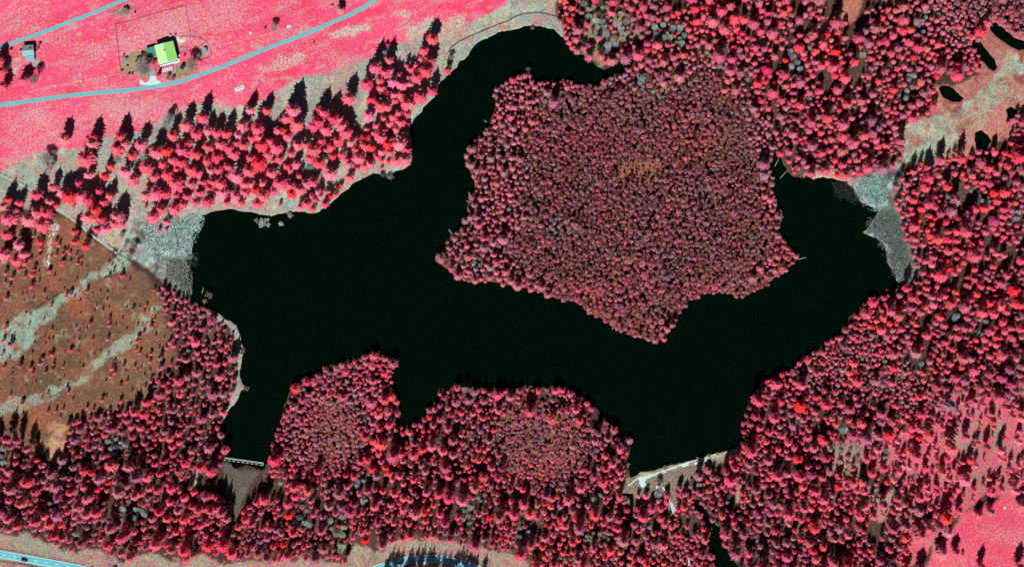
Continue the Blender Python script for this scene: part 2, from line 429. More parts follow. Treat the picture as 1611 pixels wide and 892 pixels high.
zone(C4([(485,0),(650,-60),(600,60),(560,140),(420,180),(350,260),(310,240),(380,120),(480,60)]), (190,110,88), (165,150,120), 0.4)
zone(C4([(650,-60),(740,10),(820,40),(900,20),(900,-60)]), (185,110,90), (205,190,170), 0.4)
zone(crop(800,0,4.02,[(490,180),(560,60),(740,100),(800,160),(840,230),(640,330),(610,430),(570,440),(560,400),(480,340)]), (140,130,100), (165,150,115), 0.4)
# eastern reed flat
zone([(1270,275),(1310,270),(1350,290),(1385,262),(1420,255),(1425,300),(1412,320),(1420,360),(1432,400),(1452,430),(1430,452),(1408,440),(1394,380),(1356,366),(1382,330),(1345,312),(1330,290),(1290,285)],
     (108, 118, 112), (135,138,128), 0.4)
zone([(1262,272),(1310,268),(1345,282),(1365,298),(1372,286),(1384,272),(1378,300),(1350,302),(1330,290),(1280,286)], (205,128,128), (190,180,165), 0.45)
zone([(1376,272),(1390,272),(1392,300),(1398,318),(1384,330),(1360,322),(1352,310),(1372,300)], (180,214,206), (150,180,175), 0.3)
zone([(1366,366),(1388,370),(1402,392),(1412,420),(1404,428),(1396,400),(1382,380)], (160,182,176), (130,140,135), 0.4)
zone([(1392,270),(1412,268),(1408,318),(1398,318),(1390,290)], (92,98,94), (110,112,105), 0.3)
# around the earth dam, south
zone([(975,752),(1004,744),(1164,700),(1166,716),(1100,742),(1085,760),(1070,790),(1066,830),(1052,800),(1040,790),(1000,800),(972,790)], (140,124,108), (165,150,130), 0.4)
zone([(1000,745),(1162,702),(1162,712),(1100,728),(1040,745),(1008,752)], (185,165,145), (205,195,180), 0.4)
zone([(1150,708),(1160,703),(1154,722),(1146,720)], (205,200,180), (185,150,140), 0.4)
zone([(1155,760),(1185,770),(1175,800),(1160,790)], (170,145,125), (150,130,100), 0.4)
# scrub south of the footbridge
zone([(352,724),(364,732),(380,738),(408,742),(398,764),(378,790),(368,850),(362,850),(361,790),(355,765),(349,740)], (98,92,80), (122,118,104), 0.36)
zone([(294,742),(316,740),(310,762),(296,762)], (170,170,155), (190,170,160), 0.4)
# bottom verge, south of the wood
zone([(-90,830),(0,841),(43,841),(65,849),(95,864),(120,871),(138,862),(163,869),(196,884),(226,872),(251,872),(281,886),(314,874),(352,886),(400,884),(430,884),(470,880),(546,882),(560,850),(575,862),(601,866),(608,854),(641,847),(664,854),(676,843),(701,852),(764,864),(800,868),(830,882),(850,982),(-90,982)],
     (164, 156, 138), (196,138,128), 0.36)
zone(crop(0,860,13.42,[(-1200,-60),(0,20),(400,80),(800,160),(1200,240),(1800,370),(1800,420),(1200,310),(800,220),(400,130),(0,60),(-1200,0)]), (150,95,95), (110,70,75), 0.4, False)
zone([(560,892),(590,880),(620,872),(660,866),(700,866),(735,874),(770,892),(770,982),(560,982)], (165,128,122), (180,150,140), 0.4)
# south-east pasture
C8 = lambda pts: crop(1200, 668, 3.92, pts)
zone(C8([(1000,-200),(1800,-200),(1800,520),(1480,440),(1400,420),(1200,560),(1080,560),(900,420),(760,300),(480,120),(420,160),(440,80),(1000,40)]), (186,120,120), (214,106,122), 0.5)
zone(C8([(1100,0),(1480,-40),(1480,160),(1200,160)]), (150,140,126), (205,125,130), 0.45)
zone(C8([(1000,940),(1040,760),(1180,640),(1240,540),(1380,490),(1490,420),(1640,380),(1900,380),(1900,1200),(1180,1200),(1210,900)]), (238,86,114), (222,140,140), 0.34)
zone(C8([(940,690),(1090,640),(1060,720),(1000,800),(900,880),(840,880),(880,740)]), (225,100,118), (205,160,140), 0.35)
zone(C8([(400,120),(600,110),(600,300),(560,330),(700,420),(900,420),(1000,500),(1000,620),(700,600),(640,540),(540,470),(440,320)]), (165,140,122), (205,120,126), 0.45)
# west of the small clearings in the bottom-left wood
zone([(100,845),(88,780),(120,770),(140,780),(130,800)], (150,125,110), (205,110,120), 0.4)

def mottle(poly, c, thr, scale, seed, warp=True):
    m = inside(poly, WX if warp else CX, WY if warp else CY) & (fbm(CX, CY, scale, seed, 4) > thr)
    c1[m] = alb(*c)
NEP = C4([(840,880),(860,790),(1000,740),(1160,690),(1300,590),(1420,490),(1500,330),(1560,320),(1900,330),(1900,440),(1620,460),(1500,520),(1460,650),(1380,720),(1370,800),(1300,790),(1250,830),(1200,880),(1130,1010),(1000,1030),(880,1000)])
mottle(NEP, (172,112,96), .60, 14, 2001); mottle(NEP, (196,190,168), .62, 9, 2011); mottle(NEP, (140,146,126), .62, 11, 2021)
NEB = C4([(1030,540),(1230,520),(1400,420),(1430,300),(1480,240),(1900,100),(1900,700),(1400,900),(1200,1000)])
mottle(NEB, (186,150,132), .6, 10, 2031); mottle(NEB, (150,82,72), .62, 12, 2041)
BOGP = [(-90,335),(60,345),(110,346),(140,372),(168,392),(182,405),(240,440),(262,500),(280,560),(240,640),(170,670),(100,690),(60,725),(-90,740)]
mottle(BOGP, (146,94,70), .60, 16, 2071); mottle(BOGP, (104,84,66), .62, 10, 2081); mottle(BOGP, (150,138,112), .70, 8, 2091)
for P_, c_ in ((mS1, (152,174,154)), (mS2, (156,166,142))):
    c1[P_] = alb(*c_)
    c1[P_ & (fbm(CX, CY, 12, 2051, 4) > .64)] = alb(146,108,88); c1[P_ & (fbm(CX, CY, 9, 2061, 4) > .6)] = alb(136,152,134)
BNK = [(-90,200),(200,150),(600,60),(830,-90),(872,-90),(876,20),(886,60),(840,48),(700,125),(640,270),(500,340),(320,345),(200,400),(90,330),(-90,330)]
m_ = inside(BNK, WX, WY) & ~inside(MEAD, WX, WY)
for th_, sc_, sd_, cc_ in ((.60, 12, 2101, (196,140,132)), (.62, 9, 2111, (150,156,142)), (.64, 18, 2121, (190,184,164))):
    c1[m_ & (fbm(CX, CY, sc_, sd_, 4) > th_)] = alb(*cc_)
m_ = inside(MEAD, WX, WY)
for th_, sc_, sd_, cc_ in ((.60, 22, 2201, (252,98,130)), (.63, 13, 2211, (236,130,146)), (.62, 30, 2221, (250,76,110)), (.73, 8, 2231, (205,160,155))):
    c1[m_ & (fbm(CX * .6 + CY * .25, CY * 1.7 + CX * .45, sc_, sd_, 4) > th_)] = alb(*cc_)
for P_, sd_ in (([(205,350),(300,336),(304,395),(300,470),(235,425),(190,400)], 2301), ([(1340,285),(1385,262),(1420,255),(1452,430),(1408,440),(1394,380),(1356,366)], 2311)):
    mottle(P_, (88,96,90), .58, 10, sd_); mottle(P_, (180,200,194), .62, 7, sd_ + 5); mottle(P_, (150,118,110), .63, 12, sd_ + 9)
SEP = C8([(1000,-200),(1800,-200),(1800,520),(1480,440),(1400,420),(1200,560),(1080,560),(900,420),(760,300)])
mottle(SEP, (226,92,114), .57, 16, 2401); mottle(SEP, (140,138,118), .62, 12, 2411)
VRG = [(-90,841),(120,871),(250,872),(430,884),(546,882),(560,850),(601,866),(676,843),(830,882),(850,982),(-90,982)]
mottle(VRG, (138,124,108), .60, 12, 2501); mottle(VRG, (188,132,126), .62, 9, 2511)
# smooth the cover a little so zones run into each other
def blur(a, n=1):
    for _ in range(n):
        b = a.copy()
        b[1:-1, 1:-1] = (a[1:-1, 1:-1] * 4 + a[:-2, 1:-1] + a[2:, 1:-1] + a[1:-1, :-2] + a[1:-1, 2:]) / 8
        a = b
    return a
c1 = blur(c1, 1); c2 = blur(c2, 1); fr = blur(fr, 3) + blur(BI, 22)
fr = fr + (fbm(CX, CY, 60, 77) - 0.5) * 0.55 + (fbm(CX * 0.55 + CY * 0.2, CY * 1.6 - CX * 0.6, 40, 99, 3) - 0.5) * 0.35
far = (PX < -71) | (PX > 1682) | (PY < -71) | (PY > 963)
c1[far] = alb(120, 66, 66); c2[far] = alb(150, 84, 84)
lum = 0.86 + 0.28 * fbm(CX, CY, 90, 123)
c1 *= lum[..., None]
wet = np.zeros(sh, bool)
for w in WATERS: wet |= inside(w, CX, CY)
wet &= (PX > -69) & (PX < 1680) & (PY > -69) & (PY < 961)
Z = np.where(wet, -0.9, 0.0)
Zb = blur(Z, 3); Z = np.where(wet, np.minimum(Zb, -0.25), 0.0)
ny, nx = sh
V = np.stack([(PX - 805.5) * MPP, (446 - PY) * MPP, Z], -1).reshape(-1, 3)
ii = np.arange(ny * nx).reshape(ny, nx)
F = np.stack([ii[1:, :-1], ii[1:, 1:], ii[:-1, 1:], ii[:-1, :-1]], -1).reshape(-1, 4)
al = np.ones(sh + (1,))
me = mesh_np('ground', V, F, M_GROUND, {'cover': ('FLOAT_COLOR', np.concatenate([c1, al], -1)), 'speckle': ('FLOAT_COLOR', np.concatenate([c2, al], -1)), 'share': ('FLOAT', fr)})
g = bpy.data.objects.new('ground', me); COL.objects.link(g); tag(g, kind='structure')

def flat(name, poly, z, mat, kind='structure', parent=None):
    o = MB().add([W(x, y, z) for x, y in poly], [tuple(range(len(poly)))[::-1]]).build(name, mat, parent)
    if o.data.polygons[0].normal.z < 0:
        o.data.flip_normals()
    if kind: o['kind'] = kind
    return o
names = ['lake'] + ['pond'] * 5 + ['canal', 'river']
for nme, w in zip(names, WATERS):
    flat(nme, w, 0.02, M_WATER)

# ------------------------------------------------------------------ roads and paths
def smooth_line(pts, n=6):
    out = []
    P = [pts[0]] + list(pts) + [pts[-1]]
    for i in range(1, len(P) - 2):
        for k in range(n):
            t = k / n
            a, b, c, d = P[i - 1], P[i], P[i + 1], P[i + 2]
            out.append(tuple(0.5 * (2 * b[j] + (c[j] - a[j]) * t + (2 * a[j] - 5 * b[j] + 4 * c[j] - d[j]) * t * t + (3 * b[j] - a[j] - 3 * c[j] + d[j]) * t ** 3) for j in (0, 1)))
    out.append(pts[-1])
    return out
def ribbon(name, pts, width, z, mat, off=0.0, n=6, parent=None, h=0.05, jit=0.0):
    """a thin paved slab following pts (pixels); width in pixels"""
    L = smooth_line(pts, n) if n else pts
    vs = []; fs = []
    r = random.Random(len(L))
    for i, (x, y) in enumerate(L):
        a = L[max(0, i - 1)]; b = L[min(len(L) - 1, i + 1)]
        dx, dy = b[0] - a[0], b[1] - a[1]; d = math.hypot(dx, dy) or 1
        nx_, ny_ = -dy / d, dx / d
        w0 = width / 2 + r.uniform(-jit, jit); w1 = width / 2 + r.uniform(-jit, jit)
        l = W(x + nx_ * (off - w0), y + ny_ * (off - w0), z); q = W(x + nx_ * (off + w1), y + ny_ * (off + w1), z)
        vs += [l, q, (q[0], q[1], z - h), (l[0], l[1], z - h)]
    for i in range(len(L) - 1):
        k = 4 * i
        fs += [(k, k + 4, k + 5, k + 1), (k + 1, k + 5, k + 6, k + 2), (k + 4, k, k + 3, k + 7)]
    o = MB().add(vs, fs).build(name, mat, parent)
    bm_up = o.data.polygons[0].normal.z
    if bm_up < 0: o.data.flip_normals()
    return o
R1 = [(-60,98),(-20,84),(10,72),(40,61),(75,48.5),(112,34),(149,20),(199,-1),(240,-18)]
R2 = [(-60,173),(0,165.4),(50,159),(99.5,152),(160,146),(216,140.5),(249,135.6),(286,128),(318,117),(348,106),(400,85),(437,70.5),(475,56),(524,35),(554,22),(584,4),(600,-12),(612,-30)]
HW = [(-80,858),(-30,866.5),(0,871.6),(30,876.8),(60,882.2),(120,893.5),(170,905)]
HW2 = [(560,915),(588,897),(605,891),(630,883.5),(660,879.5),(690,879.5),(722,885.5),(750,895),(780,908)]
for nm, pts, wd in (('road', R1, 5.6), ('road', R2, 6.2)):
    o = ribbon(nm, pts, wd, 0.06, M_ROAD, jit=0.4, n=10); o['kind'] = 'structure'
    s = ribbon('wheel_track', pts, 0.5, 0.075, simple('worn_track', alb(88,150,156), alb(112,186,190), .6), off=-1.1, parent=o, h=0.01, jit=0.2)
    s = ribbon('wheel_track', pts, 0.5, 0.075, s.data.materials[0], off=1.1, parent=o, h=0.01, jit=0.2)
for pts in (HW, HW2):
    o = ribbon('highway', pts, 13, 0.08, M_ROAD2); o['kind'] = 'structure'
    ribbon('edge_line', pts, 0.45, 0.1, M_PAINT, off=-5.7, parent=o, h=0.015)
    ribbon('edge_line', pts, 0.45, 0.1, M_PAINT, off=4.6, parent=o, h=0.015)
    L = smooth_line(pts, 40)
    acc = 0; segs = []; cur = None
    for a, b in zip(L[:-1], L[1:]):
        acc += math.hypot(b[0] - a[0], b[1] - a[1])
        if acc % 17 < 5:
            cur = (cur or [a]) + [b]
        elif cur:
            segs.append(cur); cur = None
    for sgm in segs:
        ribbon('centre_dash', [sgm[0], sgm[-1]], 0.7, 0.1, M_PAINT, n=0, parent=o, h=0.015)
def path(pts, wd, mat=M_PATH, jit=0.6, z=0.05):
    o = ribbon('path', pts, wd, z, mat, jit=jit, h=0.05); o['kind'] = 'structure'; return o
path([(-60,250),(0,274),(20,284),(37,293),(52,299),(66,311),(80,323),(96,334),(112,344),(126,355),(139,366),(159,381),(178,394)], 3.6, M_PATH)
path([(180,396),(185,399),(190,389),(194,381),(199,370),(204,361),(211,351),(225,343)], 2.6, M_PATH)
path([(988,764),(996,758),(1004,752),(1015,749),(1030,745),(1050,739),(1068,732),(1083,727),(1100,722),(1116,717),(1130,713)], 1.7, M_WHITE)
path(crop(980,690,8.055,[(500,610),(560,690),(600,780),(640,860),(700,1000)]), 1.8, M_WHITE, 0.5)
path(crop(800,668,3.98,[(1010,470),(1030,540),(1060,600),(1075,700),(1100,760),(1130,860),(1150,960)]), 2.2, M_WHITE, 0.8)
M_TRK = simple('trodden_grass', alb(236, 150, 165), alb(215, 170, 165), 0.4)
M_TRK2 = simple('damp_furrow', alb(205, 92, 110), alb(170, 110, 110), 0.4)
for pts, wd, mt in ((crop(0,0,4.02,[(180,585),(350,543),(512,515),(668,485),(765,468)]), 1.0, M_TRK), (crop(0,0,4.02,[(1345,305),(1460,272),(1607,240),(1800,185),(2000,120)]), .9, M_TRK),
    (crop(0,0,4.02,[(1440,430),(1480,500),(1520,570),(1545,680)]), 1.0, M_TRK), (crop(0,0,4.02,[(-100,170),(0,140),(220,88),(380,40),(520,0)]), .7, M_TRK2),
    (crop(0,0,4.02,[(-60,700),(200,682),(500,650),(860,610),(1100,575),(1300,515),(1440,440)]), .8, M_TRK2), (crop(0,0,4.02,[(250,240),(420,190),(600,130),(780,60)]), .8, M_TRK),
    (crop(400,0,4.02,[(450,470),(560,420),(700,350),(760,320)]), .8, M_TRK), (crop(400,0,4.02,[(820,240),(960,150),(1120,40),(1180,0)]), .8, M_TRK2),
    (crop(400,0,4.02,[(1475,80),(1495,120),(1480,185)]), .9, M_TRK2), (crop(400,0,4.02,[(1475,80),(1510,120),(1555,155)]), .9, M_TRK2),
    (crop(400,0,4.02,[(400,560),(500,500),(640,440),(740,380)]), .9, M_TRK), (crop(1200,668,3.92,[(1450,860),(1480,740),(1510,620),(1560,560)]), .9, M_TRK2)):
    o = ribbon('path', pts, wd, 0.03, mt, jit=0.35, h=0.03, n=9); o['kind'] = 'structure'
def patch(name, poly, mat, z=0.05, seed=3, parent=None):
    P = ragged(poly, 0.6, 2, seed)
    pts = [W(x, y)[:2] for x, y in P]
    o = MB().prism(pts, z - 0.05, z).build(name, mat, parent)
    # make faces point outwards
    if o.data.polygons[1].normal.z < 0: o.data.flip_normals()
    if not parent: o['kind'] = 'structure'
    return o
patch('gravel_turning_place', crop(980,690,8.055,[(205,495),(285,480),(420,448),(560,415),(560,425),(400,465),(290,510),(268,560),(340,585),(355,612),(290,618),(230,610),(205,550)]), M_WHITE, 0.06)
patch('gravel_turning_place', crop(980,690,8.055,[(415,600),(460,585),(462,610),(425,635)]), M_WHITE, 0.06)
patch('gravel_shore', crop(980,690,8.055,[(735,335),(830,300),(835,340),(760,360)]), M_WHITE, 0.07)
patch('gravel_shore', crop(980,690,8.055,[(905,305),(975,275),(965,315),(912,335)]), M_WHITE, 0.07)
patch('gravel_shore', crop(980,690,8.055,[(1025,255),(1105,225),(1090,270),(1040,290)]), M_WHITE, 0.07)
patch('gravel_shore', crop(980,690,8.055,[(1370,150),(1450,125),(1450,175),(1400,230),(1325,245)]), M_PATH, 0.07)

# ------------------------------------------------------------------ farm buildings
MB_ROOFL = simple('roof_sheet_sunlit', alb(205, 255, 175), alb(195, 250, 165), 2)  # stronger sun on the west slope painted in as paler green
M_WALL = simple('house_wall', (0.4, 0.41, 0.4), scale=2)
M_TEAL = simple('teal_roof', alb(92, 158, 138), alb(80, 148, 128), 2)
M_GREYR = simple('grey_slate', alb(140, 150, 150), alb(165, 180, 180), 2.5)
M_CYANR = simple('cyan_roof', alb(150, 214, 216), alb(115, 170, 174), .9)
M_GLASS = simple('window_glass', (0.03, 0.04, 0.05), rough=0.15, spec=0.5)
M_WOOD = simple('dark_wood', (0.10, 0.07, 0.05), scale=3)
M_DARKC = simple('cyan_paving', alb(125, 195, 195), alb(105, 180, 180), 1)

def gable_house(label, center, length, width, rz, eave, ridge, roof_mat, over=0.6, slabs=7, name='farmhouse', balcony=False, chim=True, roof2=None):
    """ridge runs along local Y (length); width along local X"""
    t = empty(name, W(*center), rz)
    tag(t, label, 'house')
    hw, hl = width / 2 - over, length / 2 - over
    rs = (ridge - eave) / (width / 2)
    zt = eave + 0.0
    zr = eave + rs * hw
    w = MB()
    w.add([(-hw, -hl, 0), (hw, -hl, 0), (hw, hl, 0), (-hw, hl, 0), (-hw, -hl, zt), (hw, -hl, zt), (hw, hl, zt), (-hw, hl, zt), (0, -hl, zr), (0, hl, zr)],
          [(0, 1, 5, 8, 4), (2, 3, 7, 9, 6), (1, 2, 6, 5), (3, 0, 4, 7)])
    w.build('wall', M_WALL, t)
    for sx in (-1, 1):
        m = MB()
        X = sx * width / 2; l = length / 2
        e0 = eave - rs * over + 0.12; r0 = e0 + rs * width / 2
        m.add([(X, -l, e0), (X, l, e0), (0, l, r0), (0, -l, r0), (X, -l, e0 + .16), (X, l, e0 + .16), (0, l, r0 + .16), (0, -l, r0 + .16)],
              [(0, 1, 2, 3), (4, 7, 6, 5), (0, 4, 5, 1), (1, 5, 6, 2), (3, 7, 4, 0)])
        rf = m.build('roof_slope', (roof_mat if sx < 0 or roof2 is None else roof2), t)
        # standing seams of the sheet roof
        for k in range(slabs + 1):
            yy = -l + 0.1 + (2 * l - 0.2) * k / slabs
            s = MB()
            s.add([(X, yy - .06, e0 + .16), (X, yy + .06, e0 + .16), (0, yy + .06, r0 + .16), (0, yy - .06, r0 + .16), (X, yy - .06, e0 + .23), (X, yy + .06, e0 + .23), (0, yy + .06, r0 + .23), (0, yy - .06, r0 + .23)],
                  [(4, 7, 6, 5), (0, 3, 7, 4), (1, 5, 6, 2), (0, 4, 5, 1)])
            s.build('roof_seam', (roof_mat if sx < 0 or roof2 is None else roof2), rf)
        for k in range(3):
            yy = -hl + (k + 0.7) * 2 * hl / 3.4
            f = MB().box(sx * hw - .04, sx * hw + .06 * sx + .0, yy - .55, yy + .55, 1.0, 2.3).build('window', M_WALL, t)
            MB().box(sx * hw + sx * .05, sx * hw + sx * .09, yy - .45, yy + .45, 1.1, 2.2).build('pane', M_GLASS, f)
    MB().box(-.14, .14, -length / 2, length / 2, 0, .12, at=(0, 0, ridge - rs * over + 0.28)).build('ridge_cap', roof_mat, t)
    for k in range(3):
        xx = -hw * 0.6 + k * hw * 0.6
        f = MB().box(xx - .6, xx + .6, -hl - .06, -hl + .04, 1.0, 2.3).build('window', M_WALL, t)
        MB().box(xx - .5, xx + .5, -hl - .1, -hl - .06, 1.1, 2.2).build('pane', M_GLASS, f)
    MB().box(-.5, .5, hl - .02, hl + .06, 0, 2.1).build('door', M_WOOD, t)
    if chim:
        c = MB().box(-.9, -.3, 1.2, 1.9, 0, ridge + 0.9).build('chimney', M_GREYR, t)
        MB().box(-1.0, -.2, 1.1, 2.0, ridge + 0.9, ridge + 1.05).build('chimney_cap', M_WOOD, c)
    if balcony:
        b = MB().box(-width / 2 + .2, width / 2 - .1, -length / 2 - 1.05, -hl, 2.5, 2.65).build('balcony', M_WHITE, t)
        MB().box(-width / 2 + .2, width / 2 - .1, -length / 2 - 1.1, -length / 2 - 1.02, 2.65, 3.5).build('balcony_rail', M_PAINT, b)
        for k in range(6):
            xx = -width / 2 + .4 + k * (width - .8) / 5
            MB().box(xx - .08, xx + .08, -length / 2 - 1.04, -length / 2 - .9, 0, 2.5).build('balcony_post', M_PAINT, b)
    return t
# main house: corners in pixels (244,73) (274,65) (281,94) (252,102)
gable_house('farmhouse with light green gable roof, paler on its west slope, beside the lower meadow road', (262.8, 84.2), 15.0, 15.2, math.radians(14.5), 4.6, 6.0,
            MB_ROOFL, roof2=simple('roof_sheet_shaded', alb(168, 240, 132), alb(158, 228, 122), 6), balcony=True, slabs=14, name='farmhouse')  # east slope: same sheet, its weaker sun painted in as darker green
# teal annex
t = empty('annex', W(238.8, 83.6), math.radians(16))
tag(t, 'low annex with teal flat roof against the west wall of the green-roofed farmhouse', 'annex')
MB().box(-3.4, 3.4, -3.6, 3.6, 0, 2.9).build('wall', M_WALL, t)
rf = MB().box(-3.7, 3.6, -4.0, 4.0, 2.9, 3.1).build('roof', M_TEAL, t)
for k in range(7):
    MB().box(-3.6 + k * 1.18, -3.5 + k * 1.18, -4.0, 4.0, 3.1, 3.16).build('roof_seam', M_TEAL, rf)
MB().box(-3.7, 3.4, -4.15, -4.0, 2.85, 3.15).build('gutter', M_PAINT, t)
MB().box(-.6, .6, -3.66, -3.6, 0, 2.1).build('door', M_WOOD, t)
# second house, upper road
gable_house('small house with half grey half bright cyan gable roof by the upper road', (46.0, 80.8), 9.2, 8.6, math.radians(-85), 3.6, 5.2, M_GREYR, roof2=M_CYANR, name='cottage', slabs=6)
t = empty('lean_to', W(48.6, 93.4), math.radians(5))
tag(t, 'cyan roofed lean-to just south of the small grey and cyan house', 'lean-to')
MB().box(-3.0, 3.1, -1.7, 1.7, 0, 2.2).build('wall', M_WALL, t)
rf = MB().add([(-3.3, -1.95, 2.2), (3.4, -1.95, 2.2), (3.4, 1.95, 2.7), (-3.3, 1.95, 2.7), (-3.3, -1.95, 2.35), (3.4, -1.95, 2.35), (3.4, 1.95, 2.85), (-3.3, 1.95, 2.85)],
              [(3, 2, 1, 0), (4, 5, 6, 7), (0, 1, 5, 4), (1, 2, 6, 5), (2, 3, 7, 6), (3, 0, 4, 7)]).build('roof', M_CYANR, t)
for k in range(5):
    MB().add([(-3.2 + k * 1.6, -1.95, 2.35), (-3.1 + k * 1.6, -1.95, 2.35), (-3.1 + k * 1.6, 1.95, 2.85), (-3.2 + k * 1.6, 1.95, 2.85), (-3.2 + k * 1.6, -1.95, 2.43), (-3.1 + k * 1.6, -1.95, 2.43), (-3.1 + k * 1.6, 1.95, 2.93), (-3.2 + k * 1.6, 1.95, 2.93)],
             [(4, 5, 6, 7), (0, 4, 7, 3), (1, 2, 6, 5)]).build('roof_seam', M_CYANR, rf)
MB().box(-.5, .5, -1.76, -1.7, 0, 1.9).build('door', M_WOOD, t)
# yard surfaces
patch('driveway', GC([(545,605),(605,590),(640,700),(560,705)]), M_DARKC, 0.055)
patch('gravel_yard', GC([(390,765),(420,755),(480,800),(545,770),(560,700),(640,695),(655,750),(740,805),(640,830),(480,838),(400,835)]), M_WHITE, 0.07)
ribbon('garden_path', GC([(940,515),(950,560),(948,615),(905,668),(830,690),(745,675)]), 2.0, 0.06, M_DARKC)['kind'] = 'structure'
patch('terrace', GC([(712,527),(990,455),(1003,370),(1020,372),(1015,470),(960,500),(900,500),(720,545)]), M_PAINT, 0.08)
# cold frames in front of the house: four glazed lights
t = empty('cold_frame_row', W(263.5, 109.5), math.radians(15))
tag(t, 'row of pale cold frames on the lawn south of the green-roofed farmhouse', 'cold frames')
for k in range(5):
    f = MB().box(-4.3 + k * 1.75, -2.75 + k * 1.75, -1.6, 1.6, 0, .5).build('frame', M_PATH, t)
    MB().box(-4.15 + k * 1.75, -2.9 + k * 1.75, -1.45, 1.45, .5, .54).build('pane', M_WHITE, f)
# garden plot with beds and shed at the east
t = empty('garden_shed', W(323.5, 79), math.radians(20))
tag(t, 'tiny grey shed inside the fenced vegetable plot east of the farmhouse', 'shed')
MB().box(-1.1, 1.1, -1.3, 1.3, 0, 1.7).build('wall', M_GREYR, t)
MB().add([(-1.35, -1.5, 1.7), (1.35, -1.5, 1.7), (1.35, 1.5, 1.7), (-1.35, 1.5, 1.7), (0, -1.5, 2.3), (0, 1.5, 2.3)], [(0, 4, 5, 3), (1, 2, 5, 4), (0, 1, 4), (2, 3, 5)]).build('roof', M_GREYR, t)
t = empty('garden_trough', W(287.3, 77.2), math.radians(8))
tag(t, 'pale blue-grey oblong trough on the lawn east of the farmhouse', 'trough')
MB().box(-2.6, 2.6, -1.1, 1.1, 0, .5).build('basin', M_DARKC, t)
MB().box(-2.3, 2.3, -.8, .8, .5, .53).build('water_surface', M_GREYR, t)
for px, py, s, lb in ((394, 52, 1.4, 'round pale concrete well cover in the meadow east of the farmhouse'), (166.5, 121, .95, 'pale marker stone in the meadow west of the farmhouse drive, nearest the garden'),
                      (127.4, 128, .95, 'pale marker stone in the meadow, middle one of the row above the lower road'), (87, 135.2, .95, 'pale marker stone in the meadow, westernmost one of the row above the lower road'),
                      (364.5, 67.5, .8, 'small pale stone in the meadow right of the vegetable plot')):
    t = empty('marker_stone', W(px, py)); tag(t, lb, 'stone')
    MB().cyl(0, 0, 0, .35, s, s * .9, 9).build('block', M_PATH, t)
    MB().cyl(.05, 0, .35, .5, s * .6, s * .45, 8).build('cap', M_WHITE, t)
for px, py, s, rz, lb in ((373.5, 141, 2.0, 20, 'left one of two pale concrete slabs in the meadow below the lower road'), (380.5, 138.3, 2.0, 28, 'right one of two pale concrete slabs in the meadow below the lower road'),
                      (1580.5, 798.5, 1.1, 50, 'small whitish slab alone on the pink pasture at the lower right'), (454.7, 42.5, 1.6, 5, 'pale slab in the meadow above the road near the lone grey tree')):
    t = empty('concrete_slab', W(px, py), math.radians(rz)); tag(t, lb, 'slab')
    MB().box(-s, s, -s * .75, s * .75, 0, .25).build('slab', M_WHITE, t)
    MB().box(-.3, .3, -.3, .3, .25, .45).build('hatch', M_WOOD, t)

# ------------------------------------------------------------------ fences
M_POST2 = simple('weathered_pale_post', alb(150, 112, 108), scale=4)
def fence(pts, label, spacing=3.0, h=1.1, rail=0.16):
    M_POST = M_POST2 if rail < .2 else globals()['M_POST']
    L = [W(x, y) for x, y in pts]
    t = empty('wire_fence', L[0]); tag(t, label, 'fence')
    o0 = L[0]
    pm = MB().cyl(0, 0, 0, h, .16, .14, 6).mesh('post', M_POST)
    rb = MB()
    for a, b in zip(L[:-1], L[1:]):
        A = (a[0] - o0[0], a[1] - o0[1], 0); B = (b[0] - o0[0], b[1] - o0[1], 0)
        d = math.hypot(B[0] - A[0], B[1] - A[1]); n = max(1, int(d / spacing))
        for k in range(n):
            p = bpy.data.objects.new('post', pm); COL.objects.link(p); p.parent = t
            p.location = (A[0] + (B[0] - A[0]) * k / n, A[1] + (B[1] - A[1]) * k / n, 0)
        for z in (.45, .95):
            rb.bar((A[0], A[1], z), (B[0], B[1], z), rail * .5, .1)
    rb.build('rail', M_POST, t)
fence(crop(0,0,4.02,[(725,160),(850,130),(1000,85),(1170,40)]), 'thin dotted fence running along the north side of the farm paddock')
fence(crop(0,0,4.02,[(728,165),(742,260),(752,360),(765,470)]), 'thin dotted fence on the west side of the farm paddock')
fence(crop(0,0,4.02,[(1172,44),(1190,130),(1207,230)]), 'thin dotted fence on the east side of the farm paddock')
fence(crop(0,0,4.02,[(1150,236),(1200,235),(1270,244),(1310,275),(1330,320),(1340,355)]), 'curved fence around the east side of the vegetable plot', 2.0)
fence(crop(0,0,4.02,[(1240,310),(1305,270)]), 'short fence on the north edge of the vegetable plot', 2.0)
fence(crop(0,0,4.02,[(1245,392),(1330,365)]), 'short fence on the south edge of the vegetable plot', 2.0)
fence(crop(400,0,4.02,[(1190,440),(1205,370),(1240,310),(1300,265),(1380,228),(1460,195),(1530,165),(1607,138)]) + crop(800,0,4.02,[(40,112),(90,94),(190,85),(260,98),(330,116)]),
      'long dark fence following the curved north shore of the lake', 2.2, 1.3, .35)
fence(crop(0,222,4.02,[(0,205),(60,235),(120,262),(200,302)]), 'fence beside the pale track at the left edge')
fence(crop(0,222,4.02,[(905,485),(850,520),(830,545)]), 'short dark fence near the head of the branch path')
fence(crop(0,222,4.02,[(1095,520),(1120,600),(1125,690)]), 'dark fence crossing the western reed flat', 2.2, 1.3, .3)
fence(crop(0,222,4.02,[(700,760),(745,715),(860,780)]), 'dark fence by the fork of the paths', 2.5, 1.2, .25)
fence(crop(0,444,3.98,[(230,160),(330,100),(400,60)]), 'dark fence on the upper bog track', 2.5, 1.2, .3)
fence(crop(0,444,3.98,[(300,735),(380,690),(450,645)]), 'dark fence on the lower bog track', 2.5, 1.2, .3)
